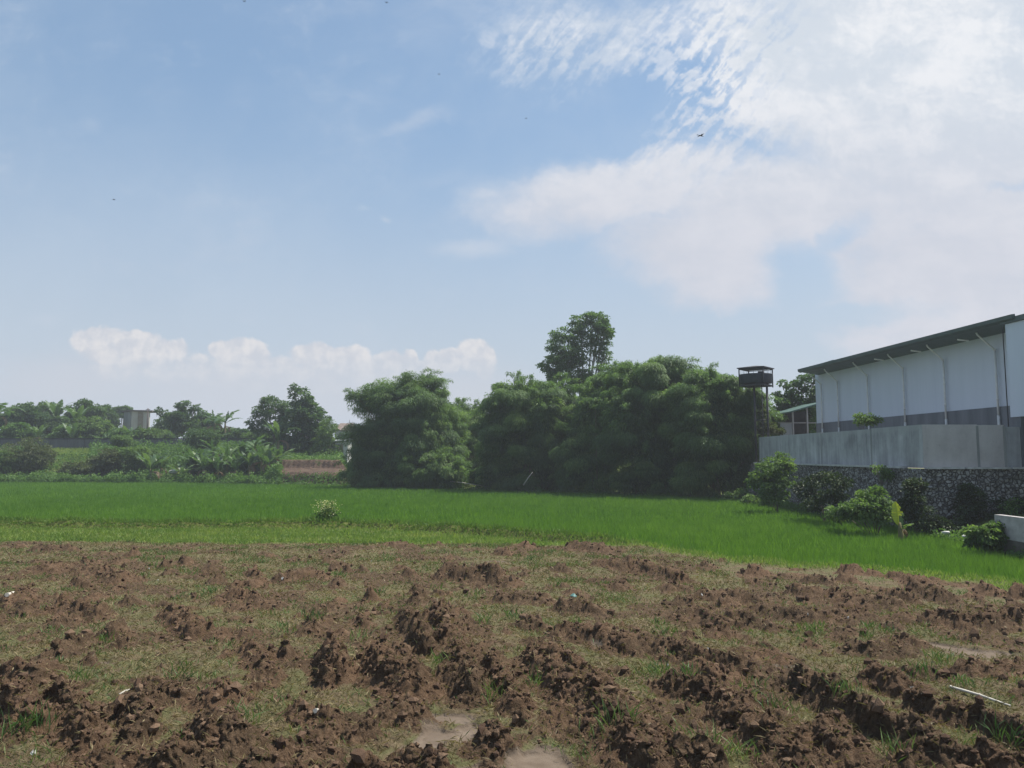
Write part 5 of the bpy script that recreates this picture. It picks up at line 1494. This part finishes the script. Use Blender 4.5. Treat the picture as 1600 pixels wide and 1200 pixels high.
# ------------------------------------------------------------------ small things
def build_small():
    rg = np.random.default_rng(91)
    # flowering weed on the bund
    q = onz(507, 822, .42)
    root = empty('flowering_weed', q, 'flowering weed with cream blossoms standing alone on the grassy bank', 'weed')
    mb = MB()
    for i in range(16):
        a = rg.uniform(0, 6.28); r = rg.uniform(.1, .42)
        mb.tube([q + (0, 0, -.05), q + (math.cos(a) * r * .5, math.sin(a) * r * .5, .45), q + (math.cos(a) * r, math.sin(a) * r, rg.uniform(.6, 1.0))], [.008, .006, .003], 4)
    mb.build('stems', M['culm'], root)
    leaf_object('leaves', crown_parts(rg, [(q[0] - .05, q[1], q[2] + .22, .34, .3, .26), (q[0] + .15, q[1], q[2] + .55, .3, .3, .3)], 900, .13, .06, sub_r=.15), M['bush'], root)
    n = 260
    P = q + np.stack([rg.normal(0.05, .24, n), rg.normal(0, .2, n), rg.uniform(.45, 1.0, n)], 1)
    v, f = leaf_quads(P, rg.normal(0, 1, (n, 3)), rg.normal(0, .4, (n, 3)) + (0, 0, 1), .045, .04)
    leaf_object('blossoms', [(v, f, rep4(rg.random(n)), rep4(rg.random(n)))], M['bloom'], root)
    # stick and litter on the soil
    ms = rough_mat('bleached_wood', (0.42, 0.39, 0.33), (0.60, 0.56, 0.49), 6)
    mw = rough_mat('white_plastic', (0.38, 0.37, 0.34), (0.66, 0.65, 0.62), 30, .5, .4)
    mt_ = rough_mat('teal_plastic', (0.05, 0.14, 0.13), (0.09, 0.2, 0.18), 8, .5, .4)
    def on(px, py, dz=0.0):
        p = onz(px, py, .47); p[2] = zfield(p[0], p[1]) + dz
        return p
    def stick(p0, p1, r, lab, name='stick'):
        a, b = on(*p0, .035), on(*p1, .035)
        mid = (a + b) / 2 + (0, 0, .012)
        mb = MB().tube([a, a + (mid - a) * .5 + (0, .006, 0), mid, b], [r, r * 1.05, r * .95, r * .8], 8)
        for p in (a, mid): mb.tube([p - (b - a) * .012, p + (b - a) * .012], [r * 1.25, r * 1.25], 8)
        tag(mb.build(name, ms), lab, 'stick')
    stick((1486, 1078), (1579, 1101), .016, 'long pale stick lying on the grassy soil at the right')
    stick((492, 1131), (510, 1116), .02, 'short pale stick lying among clods left of the middle foreground')
    stick((186, 1090), (204, 1084), .010, 'thin pale twig on the soil near the left edge')
    stick((10, 946), (34, 928), .03, 'weathered brown grey stake half buried at the far left')
    scr = [(321, 889, .11, 'white plastic scrap on the dark clods, left back of the field'), (441, 910, .10, 'white plastic scrap beside the grassy flat, back left of the middle'), (233, 886, .07, 'tiny white scrap behind the dark clods at the left'),
           (247, 905, .06, 'small white fragment in front of the back left clods'), (1420, 1013, .10, 'white scrap on the olive grass in the right middle'), (1426, 1104, .12, 'white plastic piece stuck in a furrow slice at the right'),
           (1107, 1018, .06, 'small white fragment on the soil right of the middle'), (1097, 936, .07, 'pale scrap on the olive grass at the back right'), (580, 878, .08, 'white chip near the grass verge in the back middle'),
           (862, 965, .05, 'white chip on the soil just right of the middle'), (1043, 1036, .05, 'white chip among the furrow slices right of centre'), (1388, 1126, .06, 'white chip in the furrow at the lower right'),
           (1475, 1158, .06, 'left one of two white chips low on the right'), (1575, 1158, .06, 'right one of two white chips low on the right'), (1325, 971, .06, 'white chip on the dark soil at the right back'),
           (52, 1180, .10, 'grey white stone like lump at the lower left corner'), (1263, 971, .05, 'white chip left of the dark mound at the right back'), (538, 877, .08, 'white scrap beside a clod under the verge')]
    for i, (px, py, s, lab) in enumerate(scr):
        s *= .55; p = on(px, py, s * .15)
        bm = MB(); n = 7
        ring = [(p[0] + s * .5 * math.cos(6.283 * k / n) * rg.uniform(.6, 1.1), p[1] + s * .4 * math.sin(6.283 * k / n) * rg.uniform(.6, 1.1), p[2] + rg.uniform(-.01, .035)) for k in range(n)]
        bm.loft([[(a, b, c - .012) for a, b, c in ring], ring, [(p[0] + (a - p[0]) * .4, p[1] + (b - p[1]) * .4, c + s * .22) for a, b, c in ring]], True, True)
        tag(bm.build('plastic_scrap', mw), lab, 'litter', 'bits of litter on the ploughed soil')
    p = on(896, 932, .03)
    bm = MB(); ring = [(p[0] + .06 * math.cos(k) * rg.uniform(.6, 1.2), p[1] + .07 * math.sin(k) * rg.uniform(.6, 1.2), p[2] + rg.uniform(-.01, .04)) for k in np.linspace(0, 5.4, 7)]
    bm.loft([[(a, b, c - .015) for a, b, c in ring], ring, [(p[0] + (a - p[0]) * .4, p[1] + (b - p[1]) * .4, c + .03) for a, b, c in ring]], True, True)
    tag(bm.build('plastic_bag', mt_), 'crumpled teal plastic bag on the grassy soil near the middle', 'litter')
    # sacks at the wall foot
    for i, (px, py, w, lab) in enumerate(((1478, 832, .26, 'white sack lying at the rice edge, left of the pale leafed bush'), (1508, 838, .2, 'small pale sack touching the pale leafed bush'), (271, 737, 1.0, 'white sack lying by the banana plants at the far rice edge'))):
        d = 25.6 if i < 2 else 88.5
        p = at(px, py, d); p[2] = max(p[2], .12)
        rings = []
        for t, r in ((-1, .05), (-.85, .6), (-.3, 1), (.3, .95), (.8, .7), (1, .08)):
            rings.append([(p[0] + t * w * .5, p[1] + math.cos(a) * r * w * .34 * rg.uniform(.7, 1.3), p[2] + math.sin(a) * r * w * .26 * rg.uniform(.6, 1.2)) for a in np.linspace(0, 5.5, 9)])
        tag(MB().loft(rings, True, True, True).build('sack', mw), lab, 'sack')
    # fallen bamboo poles at the foot of the clumps
    for (x0, y0, x1, y1, d, lab) in ((690, 751, 752, 759, 69.5, 'fallen pale bamboo pole lying between the two big clumps'), (818, 758, 832, 738, 63.5, 'thin bamboo pole leaning out of the dark clump')):
        a, b = at(x0, y0, d), at(x1, y1, d - .6)
        tag(MB().tube([a, (a + b) / 2 + (0, 0, .06), b], [.05, .045, .03], 6).build('bamboo_pole', ms), lab, 'pole')
    # birds
    mbd = rough_mat('bird_dark', (0.02, 0.02, 0.022), (0.04, 0.04, 0.042), 20)
    birds = [(1095, 212, 60, .55, .5, 'dark bird with spread wings in front of the big white cloud'), (178, 312, 90, .35, .1, 'lone distant bird in the blue sky at the left'), (686, 116, 90, .30, 1.2, 'distant bird in the blue sky at the upper middle'),
             (822, 185, 95, .28, .2, 'distant bird below the upper cloud edge'), (604, 4, 80, .32, 2.0, 'distant bird at the top edge of the sky'), (382, 2, 80, .30, 1.0, 'distant bird at the top edge, left of the other')]
    for px, py, d, s, rot, lab in birds:
        c = at(px, py, d)
        root = empty('bird', c, lab, 'bird', 'birds in the sky')
        ca, sa = math.cos(rot), math.sin(rot)
        T = lambda x, y, z: (c[0] + (x * ca - y * sa) * s, c[1] + (x * sa + y * ca) * s, c[2] + z * s)
        rings = []
        for t, r in ((-.5, .02), (-.3, .05), (0, .085), (.25, .075), (.38, .05), (.46, .045), (.54, .01)):
            rings.append([T(t, r * math.cos(a), r * math.sin(a) + .02 * t) for a in np.linspace(0, 5.5, 8)])
        MB().loft(rings, True, True, True).build('body', mbd, root)
        for sg in (-1, 1):
            top = [T(.15, .06 * sg, .03), T(.22, .3 * sg, .16), T(.12, .6 * sg, .12), T(-.08, .78 * sg, .02), T(-.05, .5 * sg, .09), T(-.12, .25 * sg, .11), T(-.12, .06 * sg, .02)]
            MB().loft([top, [(a, b, z - .012 * s) for a, b, z in top]], True, True).build('wing', mbd, root)
        tl = [T(-.45, .03, .0), T(-.75, .13, -.01), T(-.72, 0, -.01), T(-.75, -.13, -.01), T(-.45, -.03, 0)]
        MB().loft([tl, [(a, b, z - .012 * s) for a, b, z in tl]], True, True).build('tail', mbd, root)


build_small()


# ------------------------------------------------------------------ humid air
def build_haze():
    me_ = MB().box((-3060, -75, -1.5), (3060, 1260, 19.0))
    o = me_.build('haze', None)
    m = bpy.data.materials.new('haze'); m.use_nodes = True
    nt = m.node_tree
    nt.nodes.remove(nt.nodes['Principled BSDF'])
    v = nt.nodes.new('ShaderNodeVolumePrincipled')
    v.inputs['Color'].default_value = (0.86, 0.92, 1.0, 1)
    v.inputs['Density'].default_value = 0.0007
    v.inputs['Anisotropy'].default_value = 0.2
    nt.links.new(v.outputs[0], nt.nodes['Material Output'].inputs['Volume'])
    o.data.materials.append(m)
    tag(o, 'thin humid haze hanging over the fields', 'haze', kind='stuff')


build_haze()
